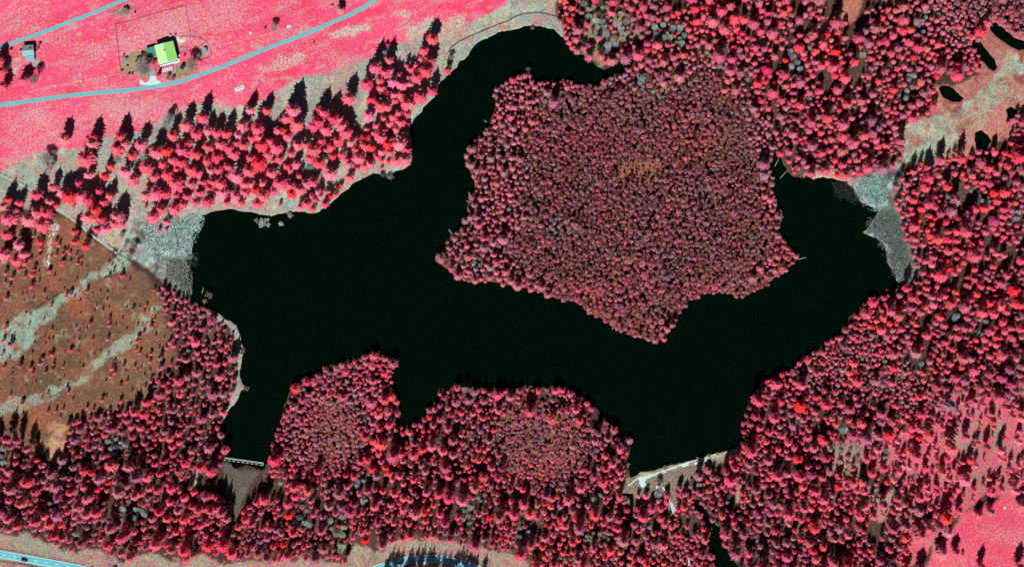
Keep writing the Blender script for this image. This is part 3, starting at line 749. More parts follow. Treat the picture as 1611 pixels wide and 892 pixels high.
fence(crop(1360,250,12.74,[(140,730),(210,810),(260,890)]), 'short dark fence across the pale eastern reed flat', 2.0, 1.2, .3)
fence([(-40,868+16),(0,876+7),(25,880+6),(60,888+4)], 'guard fence along the south side of the highway', 2.0, .9, .3)

# ------------------------------------------------------------------ footbridge
a = W(351, 719.3); b = W(415, 728.2)
L = math.hypot(b[0] - a[0], b[1] - a[1]); rz = math.atan2(b[1] - a[1], b[0] - a[0])
t = empty('footbridge', a, rz)
tag(t, 'long narrow pale footbridge across the lake\'s south-west outlet', 'footbridge')
nP = 9
for k in range(nP):
    s = L / nP
    d = MB().box(k * s + .05, (k + 1) * s - .05, -.55, .5, 1.0, 1.15)
    o = d.build('deck_panel', M_WHITE if k % 2 == 0 else M_PATH, t)
    pk = MB().box(-.12, .12, -.6, .55, 0, .05).mesh('plank', M_LOG)
    for j in range(8):
        q = bpy.data.objects.new('plank', pk); COL.objects.link(q); q.parent = o
        q.location = (k * s + .3 + j * (s - .6) / 7, 0, 1.15)
    MB().box(k * s + .7, (k + 1) * s - .9, -1.95, -1.6, .35, .6).build('weir_beam', M_WHITE, t)
    MB().box(k * s + .2, k * s + .45, -.5, .45, -.8, .98).build('pier', M_POST, t)
    MB().box(k * s + .2, k * s + .4, -1.9, -.55, .1, .34).build('strut', M_POST, t)
for y in (-.5, .45):
    MB().box(0, L, y - .06, y + .06, 1.9, 2.0).build('handrail', M_LOG, t)
    MB().box(0, L, y - .03, y + .03, 1.5, 1.56).build('handrail', M_LOG, t)
    pm = MB().box(-.05, .05, -.05, .05, 1.15, 1.9).mesh('rail_post', M_LOG)
    for k in range(19):
        q = bpy.data.objects.new('rail_post', pm); COL.objects.link(q); q.parent = t; q.location = (.1 + k * (L - .2) / 18, y, 0)
MB().box(L - .35, L, -1.9, -.56, .35, .98).build('end_wall', M_WHITE, t)

# ------------------------------------------------------------------ car on the highway
M_CAR = simple('black_car_paint', (0.006, 0.007, 0.01), rough=0.3, spec=0.5)
M_TYRE = simple('tyre_rubber', (0.01, 0.01, 0.01))
t = empty('parked_car', W(38.6, 880.6, .09), math.atan2(-.175, 1))
t.name = 'car'
tag(t, 'black car driving on the highway in the lower left corner', 'car')
m = MB()
sec = [(-2.6, .35, .75, .82), (-2.45, .3, .95, .95), (-1.2, .28, 1.02, 1.0), (1.0, .28, 1.0, 1.0), (2.2, .3, .85, .95), (2.6, .35, .65, .8)]
vs = []; fs = []
for x, z0, z1, w in sec:
    vs += [(x, -w, z0), (x, w, z0), (x, w, z1 - .1), (x, w * .9, z1), (x, -w * .9, z1), (x, -w, z1 - .1)]
for i in range(len(sec) - 1):
    for j in range(6):
        p, q = i * 6 + j, i * 6 + (j + 1) % 6
        fs.append((p, q, q + 6, p + 6))
fs += [tuple(range(5, -1, -1)), tuple(range(30, 36))]
m.add(vs, fs).build('body', M_CAR, t)
m = MB(); vs = [(-2.2, -.85, .98), (1.3, -.85, .98), (1.3, .85, .98), (-2.2, .85, .98), (-1.75, -.7, 1.5), (.4, -.7, 1.5), (.4, .7, 1.5), (-1.75, .7, 1.5)]
cb = m.add(vs, [(4, 5, 6, 7), (0, 1, 5, 4), (1, 2, 6, 5), (2, 3, 7, 6), (3, 0, 4, 7)]).build('cabin', M_GLASS, t)
MB().box(-1.7, .35, -.68, .68, 1.5, 1.54).build('roof', M_CAR, t)
wm = MB()
wm.add([(.33 * math.cos(k * math.pi / 5), s, .33 + .33 * math.sin(k * math.pi / 5)) for s in (-.11, .11) for k in range(10)],
       [tuple(range(10)), tuple(range(19, 9, -1))] + [(k, (k + 1) % 10, 10 + (k + 1) % 10, 10 + k) for k in range(10)])
wmm = wm.mesh('wheel', M_TYRE)
for x in (-1.6, 1.6):
    for y in (-.9, .9):
        q = bpy.data.objects.new('wheel', wmm); COL.objects.link(q); q.parent = t; q.location = (x, y, -.0)
for y in (-.65, .65):
    MB().box(2.52, 2.64, y - .2, y + .2, .5, .66).build('headlight', M_PAINT, t)
    MB().box(-2.64, -2.52, y - .2, y + .2, .55, .75).build('tail_light', M_TYRE, t)
# __TREES__
# ------------------------------------------------------------------ tree crowns (unit size: radius 1, height 1)
def spruce_crown(seed, tiers, nb, t0=0.25, power=0.56, droop=0.05):
    r = random.Random(seed); vs = []; fs = []
    lean = r.uniform(0, 6.28)
    sh = r.uniform(.67, .74); sp = r.uniform(.85, .89)
    pr = [(t0, .93), (sh - .12, 1.0), (sh, .93), (sh + (sp - sh) * .55, .62), (sp, .26), (1.0, .03)]
    for k in range(tiers):
        t = t0 + (1 - t0) * (max(0.0, k + r.uniform(-.2, .2)) / (tiers - 0.6)) ** 0.62
        t = min(.985, max(t0, t))
        R = float(np.interp(t, [p[0] for p in pr], [p[1] for p in pr]))
        n = max(4, int(nb * (0.55 + 0.45 * R)))
        ph = r.uniform(0, 6.28)
        for i in range(n):
            a = ph + 2 * math.pi * (i + r.uniform(-.28, .28)) / n
            Ln = R * r.uniform(0.68, 1.12) * (1 + .13 * math.cos(a - lean)) + 0.05
            w = (0.13 + 0.05 * r.random()) * Ln * 11 / nb + 0.02
            dz = -droop * (0.35 + Ln) * r.uniform(.6, 1.3)
            ca, sa = math.cos(a), math.sin(a)
            mx, mz = 0.58 * Ln, t + dz * 0.42
            q = len(vs)
            vs += [(0.04 * ca, 0.04 * sa, t + .02), (mx * ca - w * sa, mx * sa + w * ca, mz - .018), (mx * ca + w * sa, mx * sa - w * ca, mz - .018), (Ln * ca, Ln * sa, t + dz)]
            fs += [(q, q + 2, q + 3), (q, q + 3, q + 1)]
    q = len(vs)   # leader
    vs += [(.05, 0, .9), (-.03, .04, .9), (-.03, -.04, .9), (0, 0, 1.03)]
    fs += [(q, q + 1, q + 3), (q + 1, q + 2, q + 3), (q + 2, q, q + 3)]
    return np.array(vs), np.array(fs)

def round_crown(seed, n, z0=0.35, s=0.42):
    """leaf clumps spread through an uneven rounded crown"""
    r = random.Random(seed); vs = []; fs = []
    lob = [(r.uniform(-.35, .35), r.uniform(-.35, .35), r.uniform(.5, .9)) for _ in range(4)]
    for i in range(n):
        cx, cy, cr = lob[i % 4]
        th = r.uniform(0, 6.28); u = r.uniform(-.3, 1); rad = cr * r.uniform(.55, 1)
        x = cx + rad * math.cos(th) * math.sqrt(max(0, 1 - u * u)); y = cy + rad * math.sin(th) * math.sqrt(max(0, 1 - u * u))
        h = z0 + (1 - z0) * (0.45 + 0.5 * u * cr)
        nx, ny, nz = x * .6 + r.uniform(-.5, .5), y * .6 + r.uniform(-.5, .5), 1.0
        l = math.sqrt(nx * nx + ny * ny + nz * nz); nx, ny, nz = nx / l, ny / l, nz / l
        ax, ay, az = nz, 0, -nx; l = math.hypot(ax, az); ax, az = ax / l, az / l
        bx, by, bz = ny * az - nz * ay, nz * ax - nx * az, nx * ay - ny * ax
        e = s * r.uniform(.55, 1.1); ph = r.uniform(0, 6.28); q = len(vs)
        for k in range(3):
            c, d = math.cos(ph + k * 2.094) * e, math.sin(ph + k * 2.094) * e
            vs.append((x + ax * c + bx * d, y + by * d, h + (az * c + bz * d) * .25))
        fs.append((q, q + 1, q + 2))
    return np.array(vs), np.array(fs)

def bare_crown(seed, n, wd=0.035):
    """leafless crown: thin twigs fanning up and out"""
    r = random.Random(seed); vs = []; fs = []
    def twig(p, d, L, w):
        q = len(vs); l = math.sqrt(sum(x * x for x in d)); d = [x / l for x in d]
        s = (d[1], -d[0], 0) if abs(d[0]) + abs(d[1]) > .05 else (1, 0, 0)
        l = math.hypot(s[0], s[1]); s = (s[0] / l * w, s[1] / l * w)
        e = (p[0] + d[0] * L, p[1] + d[1] * L, p[2] + d[2] * L * .6)
        vs.extend([(p[0] + s[0], p[1] + s[1], p[2]), (p[0] - s[0], p[1] - s[1], p[2]), e]); fs.append((q, q + 1, q + 2))
        return e
    lobes = [r.uniform(.62, 1.2) for _ in range(9)]
    for b in range(9):
        a = 6.28 * b / 9 + r.uniform(-.3, .3); el = r.uniform(.35, 1.2)
        d = (math.cos(a) * math.cos(el), math.sin(a) * math.cos(el), math.sin(el) * 1.0)
        twig((0, 0, .3), d, .9, .035)
    for i in range(n):
        a = r.uniform(0, 6.28); R = r.random() ** .62 * .86
        R *= lobes[int(a / 6.2832 * len(lobes)) % len(lobes)]
        x, y = R * math.cos(a), R * math.sin(a)
        h = .42 + .55 * math.sqrt(max(0, 1 - R * R)) * r.uniform(.45, 1)
        d = (x * .9 + r.uniform(-.9, .9), y * .9 + r.uniform(-.9, .9), r.uniform(.0, .8))
        twig((x, y, h), d, r.uniform(.14, .34), wd * r.uniform(.7, 1.5))
    return np.array(vs), np.array(fs)

PROTO = {
 'spruce': [spruce_crown(100 + i, 11, 14) for i in range(5)],
 'spruce_m': [spruce_crown(140 + i, 8, 11) for i in range(5)],
 'spruce_s': [spruce_crown(120 + i, 6, 7) for i in range(4)],
 'pine': [round_crown(200 + i, 46, s=.40) for i in range(6)],
 'bare': [bare_crown(300 + i, 820, .022) for i in range(5)],
 'bush': [round_crown(400 + i, 26, .1, .42) for i in range(3)],
}
def proto_mesh(nm, key, i, mat):
    v, f = PROTO[key][i]
    return mesh_np(nm, v, f, mat, {'tint': ('FLOAT_COLOR', np.ones((len(v), 4)))})
PM = {k: [proto_mesh(k + '_crown', k, i, M_TWIG if k == 'bare' else M_LEAF) for i in range(len(v))] for k, v in PROTO.items()}
TRUNKV = []
tb = MB().cyl(0, 0, 0, .55, .07, .035, 6); tb.cyl(0, 0, .55, .97, .035, .008, 5)
M_TR = tb.mesh('trunk', M_BARK)
tb2 = MB().cyl(0, 0, 0, .35, .09, .06, 6)
for k in range(5):
    a = k * 1.257 + .3
    q = len(tb2.v); x, y = math.cos(a), math.sin(a)
    tb2.add([(.05 * -y, .05 * x, .33), (.05 * y, -.05 * x, .33), (0, 0, .42), (.55 * x, .55 * y, .78)], [(0, 1, 3), (1, 2, 3), (2, 0, 3)])
M_TR2 = tb2.mesh('trunk', M_BARK)

# palettes: (weight, photograph colour)
BRIGHT = [(4, (246, 92, 120)), (4, (232, 84, 108)), (3, (236, 112, 136)), (.8, (255, 66, 80))]
MID = [(4, (220, 82, 106)), (4, (200, 82, 106)), (2, (228, 72, 94)), (2.5, (190, 92, 114)), (1, (172, 84, 106)), (.2, (255, 54, 64))]
ROSE = [(4, (198, 94, 116)), (4, (182, 94, 114)), (3, (206, 88, 108)), (1.5, (172, 104, 122))]
MAUVE = [(5, (170, 88, 104)), (5, (158, 86, 100)), (3, (180, 84, 102)), (2, (162, 98, 112)), (.5, (205, 90, 110))]
GREY = [(4, (146, 160, 162)), (3, (130, 142, 144)), (2, (162, 170, 170)), (1, (160, 136, 144))]
SAGE = [(3, (152, 156, 138)), (2, (138, 146, 134)), (1, (170, 156, 140))]
def pick(pal, r, zone=''):
    t = r.uniform(0, sum(w for w, _ in pal))
    for w, c in pal:
        t -= w
        if t <= 0: break
    j = r.gauss(0, 5)
    return tuple(min(255, max(0, x + j + r.gauss(0, 5))) for x in c)

TREES = []    # px, py (crown as seen), radius px, height m, kind, colour, label, group, category
def addtree(x, y, r, h, kind, col, label=None, group=None, zone=''):
    TREES.append(dict(x=x, y=y, r=r, h=h, kind=kind, col=col, label=label, group=group, zone=zone))
rr = random.Random(5)
# --- the wood on the bank between meadow and lake, crown by crown
NW = """144,227,8 136,251,11 184,234,9 194,227,7 221,229,8 244,239,9 261,237,9 286,237,10 208,246,7 231,263,9 195,270,9 209,283,9
164,277,6 139,275,6 123,288,7 83,294,6 12,314,6 57,307,8 99,302,8 109,309,10 127,309,9 139,314,8 162,318,6 172,308,6 184,341,9 139,341,10
149,331,9 159,344,8 152,361,7 167,361,7 45,346,10 65,354,9 57,334,9 72,336,9 12,344,10 10,369,8 30,386,8 5,399,10 117,364,6 116,381,5 133,387,5
62,381,5 25,411,7 229,307,8 245,304,10 264,274,9 279,267,7 276,289,10 301,267,9 311,272,7 294,309,7
308,319,7 326,317,9 313,304,7 331,297,6 336,287,7 348,289,9 351,304,9 356,319,6 371,309,8 378,319,6 373,277,10 391,269,9 341,247,8 326,254,7
308,242,9 293,227,8 328,232,8 346,227,8 361,234,8 368,242,8 383,229,8 395,249,8 241,341,11 261,349,7 251,329,8 274,329,9 242,279,7
412,229,10 435,232,10 407,257,10 467,228,7 457,242,6 451,261,6 426,273,8 430,254,5 466,259,6 458,269,5 492,237,10 502,257,9 487,249,7 519,274,9
522,232,7 517,267,7 512,237,5 524,246,6 414,289,6 440,289,9 457,292,8 458,305,7 405,321,8 415,309,9 430,302,6 402,299,7 472,299,7 480,289,7
492,287,7 500,302,5 490,309,5 482,321,6 472,326,5 492,329,5 513,302,5 512,321,6 528,307,4 503,309,4 549,279,7 549,259,6 564,249,9 562,237,8
547,252,6 537,244,5 572,229,9 582,259,7 574,262,6 562,265,4 593,247,6 609,227,8 631,227,10 624,254,8 636,252,9 611,254,4 601,253,4
494,314,5 520,310,4 680,63,7 666,80,7 662,93,5 675,97,8 670,113,10 590,107,9 603,114,8 611,95,7 575,133,9 597,127,7 618,129,8
631,134,7 654,122,7 641,122,4 645,133,5 599,139,6 605,147,5 549,155,9 584,157,7 586,148,5 579,182,10 620,150,6 621,159,5 631,149,6 649,152,5
662,153,10 679,144,8 639,164,9 647,164,7 599,167,9 609,169,7 604,187,6 629,193,7 604,206,6 624,204,6 599,216,9 615,220,6 574,219,7
559,219,5 703,111,5 419,174,6 461,174,10 452,187,8 467,196,9 450,206,7 460,204,6 439,206,7 405,204,10 410,217,8 507,177,8 499,192,9 494,199,8
512,204,9 522,187,8 534,189,7 539,199,9 544,209,9 519,179,6 437,219,5 452,214,7 425,222,7 577,204,4 147,216,6 189,216,8 185,221,6 271,214,8
292,197,9 318,185,9 308,211,8 326,206,7 341,209,8 356,211,8 381,197,9 393,174,7 172,262,6 100,219,8 30,320,5 24,332,6 5,325,6 36,400,6 78,318,6
88,324,5 155,300,6 180,352,7 191,352,6 284,255,8 270,252,7 256,258,6 330,268,6 343,268,7 358,262,7 357,276,6 386,290,8 386,303,7 300,290,7 318,287,6
262,305,7 278,308,6 288,322,6 395,290,7 421,243,8 440,250,6 395,218,7 375,214,7 372,226,6 443,274,5 470,277,5 505,222,7 480,228,7 530,222,7 552,225,6 585,232,6 600,239,6
612,240,7 570,243,6 640,236,7 640,180,5 628,178,6 618,184,6 592,198,6 588,210,5 610,196,6 635,210,5 645,110,5 612,112,6 628,118,5 640,104,4 655,104,5"""
for it in NW.split():
    x, y, r = map(float, it.split(','))
    pal = BRIGHT
    h = 5.5 + r * 1.8 + rr.uniform(-2, 3)
    if y < 190 and r > 6: h += 2.0
    addtree(x, y, r * 1.3, h, 'spruce', pick(pal, rr), zone='nw')
# small bright bushes and young trees at the foot of that wood
for x, y, r in ((261,362,4),(250,362,4),(87,381,4),(96,416,4),(109,399,3),(77,427,4),(50,433,5),(528,294,3),(537,292,4),(600,265,3),(440,323,4),(642,196,4),(115,325,3),(84,308,2.5),(226,318,3.5),(229,326,3),(258,261,3),(497,172,3)):
    addtree(x, y, r, 2.5 + r, 'young', pick([(1, (255, 66, 84)), (1, (250, 84, 108))], rr), zone='nwbush')
# --- trees standing in the meadow and gardens
SPEC = [(228,107,13,13,'bare',(128,112,118),'wide leafless grey tree west of the green-roofed farmhouse, beside the driveway'),
 (302,101,12.5,12,'bare',(140,122,112),'round leafless brown tree east of the green-roofed farmhouse, above the road'),
 (431,44,7.5,8,'bare',(150,138,138),'lone leafless grey tree in the meadow above the curving road'),
 (535.5,16,8,10,'spruce',(205,120,135),'lone pale pink tree at the top edge beside the meadow road'),
 (37,127,11,15,'spruce',(240,90,115),'big pink tree just below the small grey and cyan house'),
 (55,125,9,14,'bare',(135,122,112),'leafless grey-brown tree below the small grey and cyan house'),
 (4,136,10,17,'spruce',(235,88,112),'pink tree on the left edge, lowest of three by the lower road'),
 (2,113,9,16,'spruce',(228,84,108),'pink tree on the left edge, middle of three west of the small house'),
 (-2,97,9,17,'spruce',(225,86,110),'pink tree on the left edge, topmost of three west of the small house'),
 (16,80,2.6,4,'young',(235,90,110),'small red bush in the corner between upper road and small house'),
 (31,81,2.2,3,'young',(245,90,110),'small red bush by the north-west corner of the small house'),
 (60,75,4,5,'bare',(130,80,80),'dark leafless bush on the east side of the small house'),
 (250,116,4,6,'young',(115,35,40),'dark red conifer in front of the farmhouse above the road'),
 (222,88,3.6,5,'pine',(22,50,45),'dark green bush at the north-west corner of the teal annex'),
 (286,106,4.2,4,'pine',(25,62,66),'dark teal bush just right of the curved garden path'),
 (198,93,3.2,3,'pine',(120,160,150),'pale green shrub in the western garden of the farmhouse'),
 (194,90,2.6,3,'bare',(130,110,100),'brown leafless shrub at the western garden corner'),
 (215,96,3.4,4,'bare',(120,85,75),'brown shrub in the western garden beneath the teal annex'),
 (192,112,2.4,2,'young',(200,75,85),'red shrub at the west boundary of the farmhouse garden'),
 (203,116.5,2.4,2.4,'young',(120,40,45),'left dark red shrub of the pair on the garden\'s south hedge line'),
 (208,116,2.2,2.2,'young',(110,45,45),'right dark red shrub of the pair on the garden\'s south hedge line'),
 (200,106,2.6,2,'pine',(205,110,110),'pink shrub in the middle of the western garden'),
 (243,99,4,4,'bare',(160,90,90),'reddish leafless shrub between the annex and the cold frames'),
 (265,122,4.5,4,'bare',(170,90,90),'reddish leafless shrub on the bank above the road, below the garden path'),
 (272,124,3.5,3.5,'bare',(150,85,80),'brown leafless shrub on the bank below the curved garden path'),
 (290,88,2,2.5,'young',(110,40,50),'small dark shrub on the lawn right of the farmhouse terrace'),
 (313,94.5,2,2,'young',(150,50,60),'small dark red shrub at the south-west corner of the vegetable plot'),
 (268,56,2.4,1.4,'pine',(200,205,190),'pale shrub on the fence line just north of the farmhouse'),
 (276,56,2.2,2,'pine',(120,170,165),'blue-green shrub at the north-east corner of the farmhouse'),
 (198,17,6,4,'pine',(140,132,118),'grey-brown shrub beside the upper road in the meadow'),
 (212,22,2.5,2.5,'pine',(120,175,190),'blue-grey shrub below the upper road'),
 (523,11,3.5,2,'pine',(190,150,120),'brownish shrub left of the lone pale pink tree at the top edge'),
 (417,46,2.6,2,'pine',(110,100,80),'small dark shrub left of the lone grey tree in the meadow'),
 (493,68,1.7,1.6,'pine',(120,100,80),'tiny dark shrub below the meadow road'),
 (77,268,9,12,'bare',(165,160,158),'pale leafless tree standing on the meadow edge, left of the lakeside wood'),
 (75,250,11,10,'bare',(132,126,122),'hazy grey leafless tree on the meadow edge above the paler one'),
 (262,197,8,13,'bare',(140,150,152),'grey leafless tree between pink crowns at the top of the lakeside wood'),
 (268,187,6,12,'bare',(130,135,135),'slender grey leafless tree above the other grey one at the wood\'s top edge'),
 (186,250,8,11,'bare',(150,140,140),'leafless grey tree in the gap of the lakeside wood near its left end'),
 (487,262,7,10,'bare',(120,136,136),'grey leafless tree in the middle of the lakeside wood'),
 (587,227,5.5,10,'bare',(150,135,150),'lilac-grey leafless tree near the lake bend'),
 (605,84,5,11,'bare',(150,150,152),'grey leafless tree between two tall pink crowns at the wood\'s upper tip'),
 (709,92,6,7,'bare',(120,118,108),'leafless bush on the shore above the lone pink tree'),
 (225,250,5,9,'bare',(170,175,180),'pale slender leafless tree in the lakeside wood'),
 (176,315,6,9,'bare',(190,140,150),'pinkish leafless tree over the left path'),
 (212,388,7,6,'bare',(110,100,92),'dark leafless bush at the edge of the western reed flat'),
 (205,402,6,5,'bare',(135,125,110),'second leafless bush below the dark one on the western flat'),
 (192,370,5,4,'bare',(130,120,105),'small leafless bush beside the branch path'),
 (416,350,9,3.5,'bush',(168,182,168),'large pale willow bush standing in the water off the north-west shore'),
 (441,352,5,3,'bush',(196,186,180),'round pale bush in the water right of the large willow'),
 (457,339,5,3,'bush',(176,176,160),'pale bush on the shoreline right of the two in the water'),
 (404,347,5,3,'bush',(120,135,125),'dark grey bush at the left end of the willows in the water'),
 (614,279,7,3,'bush',(128,134,114),'flat olive-grey bush at the water near the lake bend'),
 (602,276,5,3,'bush',(96,108,92),'dark olive bush left of the flat one near the lake bend'),
 (838,45,4,2.5,'bush',(120,125,115),'low grey bush in the water at the northern bay'),
 (831,109,4,6,'bare',(84,104,92),'dark leafless bush at the top left corner of the peninsula'),
 (328,464,7,6,'bush',(118,118,106),'grey-brown bush in the water off the south-west shore'),
 (322,474,5,5,'bush',(170,140,110),'brownish bush between the shore and the grey one, south-west shore'),
 (387,611,5,2.5,'bush',(120,108,98),'low bush on the small spit of the south-west shore'),
 (381,552,6,3,'bush',(130,108,98),'low brown bush on the south-west shore above the spit'),
 (1098,721,3.6,2.5,'bush',(190,150,130),'second bush from the left on the dam crest'),
 (1046,735,5,3,'bush',(112,120,100),'leftmost grey bush on the dam crest'),
 (1115,717,3.6,2.5,'bush',(200,165,145),'third bush from the left on the dam crest'),
 (1128,714,3,2,'bush',(190,140,120),'small brown bush at the right end of the dam crest'),
 (988,731,4.5,5,'bush',(130,148,138),'grey bush at the water beside the left end of the dam'),
 (990,694,6,7,'pine',(200,110,135),'pinkish round tree leaning over the water north of the dam'),
 (1129,823,5,4,'bush',(80,120,110),'grey-green bush in the river south-east of the dam'),
 (1008,124,11,9,'bush',(140,156,160),'big round grey tree at the top of the peninsula'),
 (1533,183,3,2,'bush',(170,190,160),'low shrub by the pond')]
SPEC.pop()
for x, y, r, h, k, c, lb in SPEC: addtree(x, y, r, h, k, c, lb, zone='spec')
# --- young pines scattered on the left bog
BOG = """35,105,4 190,30,5 270,70,3 410,90,4 440,75,4 460,100,2 315,155,3 148,125,1.5 155,210,2 30,290,4 60,395,6 15,370,4 270,240,2 180,265,1.5 320,300,2.5
325,360,2 300,360,1.5 390,335,2 470,290,2 490,365,1.5 560,265,4 575,360,2 680,240,4 680,275,3 640,180,2 665,120,2 585,190,1.5 600,150,1.5 540,60,4 495,125,2 670,360,3.5
720,280,1.5 440,430,3.5 195,455,2.5 120,525,5 245,510,5 185,540,4 265,480,3 300,465,3 320,455,4 320,550,4 390,530,2.5 200,575,3 280,565,3 20,535,3 10,455,3 330,515,3
855,370,5 815,395,2 870,445,3.5 770,530,3.5 700,545,5 710,570,4 690,590,4 750,650,3 790,625,3 840,530,2.5 880,540,2 935,500,3 940,620,4 965,650,3 135,760,4 60,710,2.5
345,810,3 295,815,3 450,740,2 630,830,3 635,740,4 750,750,4 820,690,2.5 870,750,3.5 815,780,2.5 905,660,3 960,740,4 680,810,3 940,450,3 970,340,2.5 940,280,4 990,420,2.5
1060,380,4 1085,400,5 1040,410,4 1130,420,3 1105,330,4.5 1000,540,5.5 1065,520,4 1020,590,3 900,190,2.5 915,150,2.5 830,170,3 965,235,2 390,800,3 540,790,3 580,800,3"""
for it in BOG.split():
    x, y, r = map(float, it.split(','))
    addtree(x / 3.98, 444 + y / 3.98, max(1.9, r * 1.0), 2.2 + r * 1.35, 'young', pick([(1, (205, 92, 118)), (1, (182, 98, 120)), (1, (225, 80, 105))], rr), zone='bog')
for k in range(150):
    x, y = rr.uniform(0, 270), rr.uniform(400, 690)
    if inside([(0,440),(60,400),(150,400),(240,440),(262,500),(268,560),(230,640),(150,655),(60,690),(0,640)], np.array([[x]]), np.array([[y]]))[0, 0] and all((t['x'] - x) ** 2 + (t['y'] - y) ** 2 > 36 for t in TREES if t['zone'] == 'bog') and len([t for t in TREES if t['kind'] == 'young']) < 296:
        r = rr.uniform(1.2, 2.2) + (1.2 if x > 200 or y > 610 else 0) * rr.random()
        addtree(x, y, r, 1.6 + r * 1.4, 'young', pick([(1, (190, 92, 112)), (1, (172, 98, 116)), (1, (212, 84, 106))], rr), zone='bog')
for x, y, r in ((52,372,3),(57,383,3),(63,392,4),(62,402,3),(59,405,3),(72,366,3),(92,386,3),(98,400,4),(99,412,3),(104,395,2.5),(121,415,3),(126,420,2),(119,403,2.5),(43,400,4),(38,415,5),(52,425,4),(30,425,4),
                (8,430,4),(18,438,4),(75,428,3),(84,436,2),(37,436,3),(14,452,3),(60,445,2),(170,437,3),(178,428,3),(190,434,4),(5,411,5),(24,401,5),(46,410,3),(87,402,3),(70,410,2.5)):
    addtree(x, y, r, 3 + r * 1.4, 'young', pick([(1, (215, 88, 115)), (1, (190, 98, 120)), (1, (235, 80, 105))], rr), zone='bog')

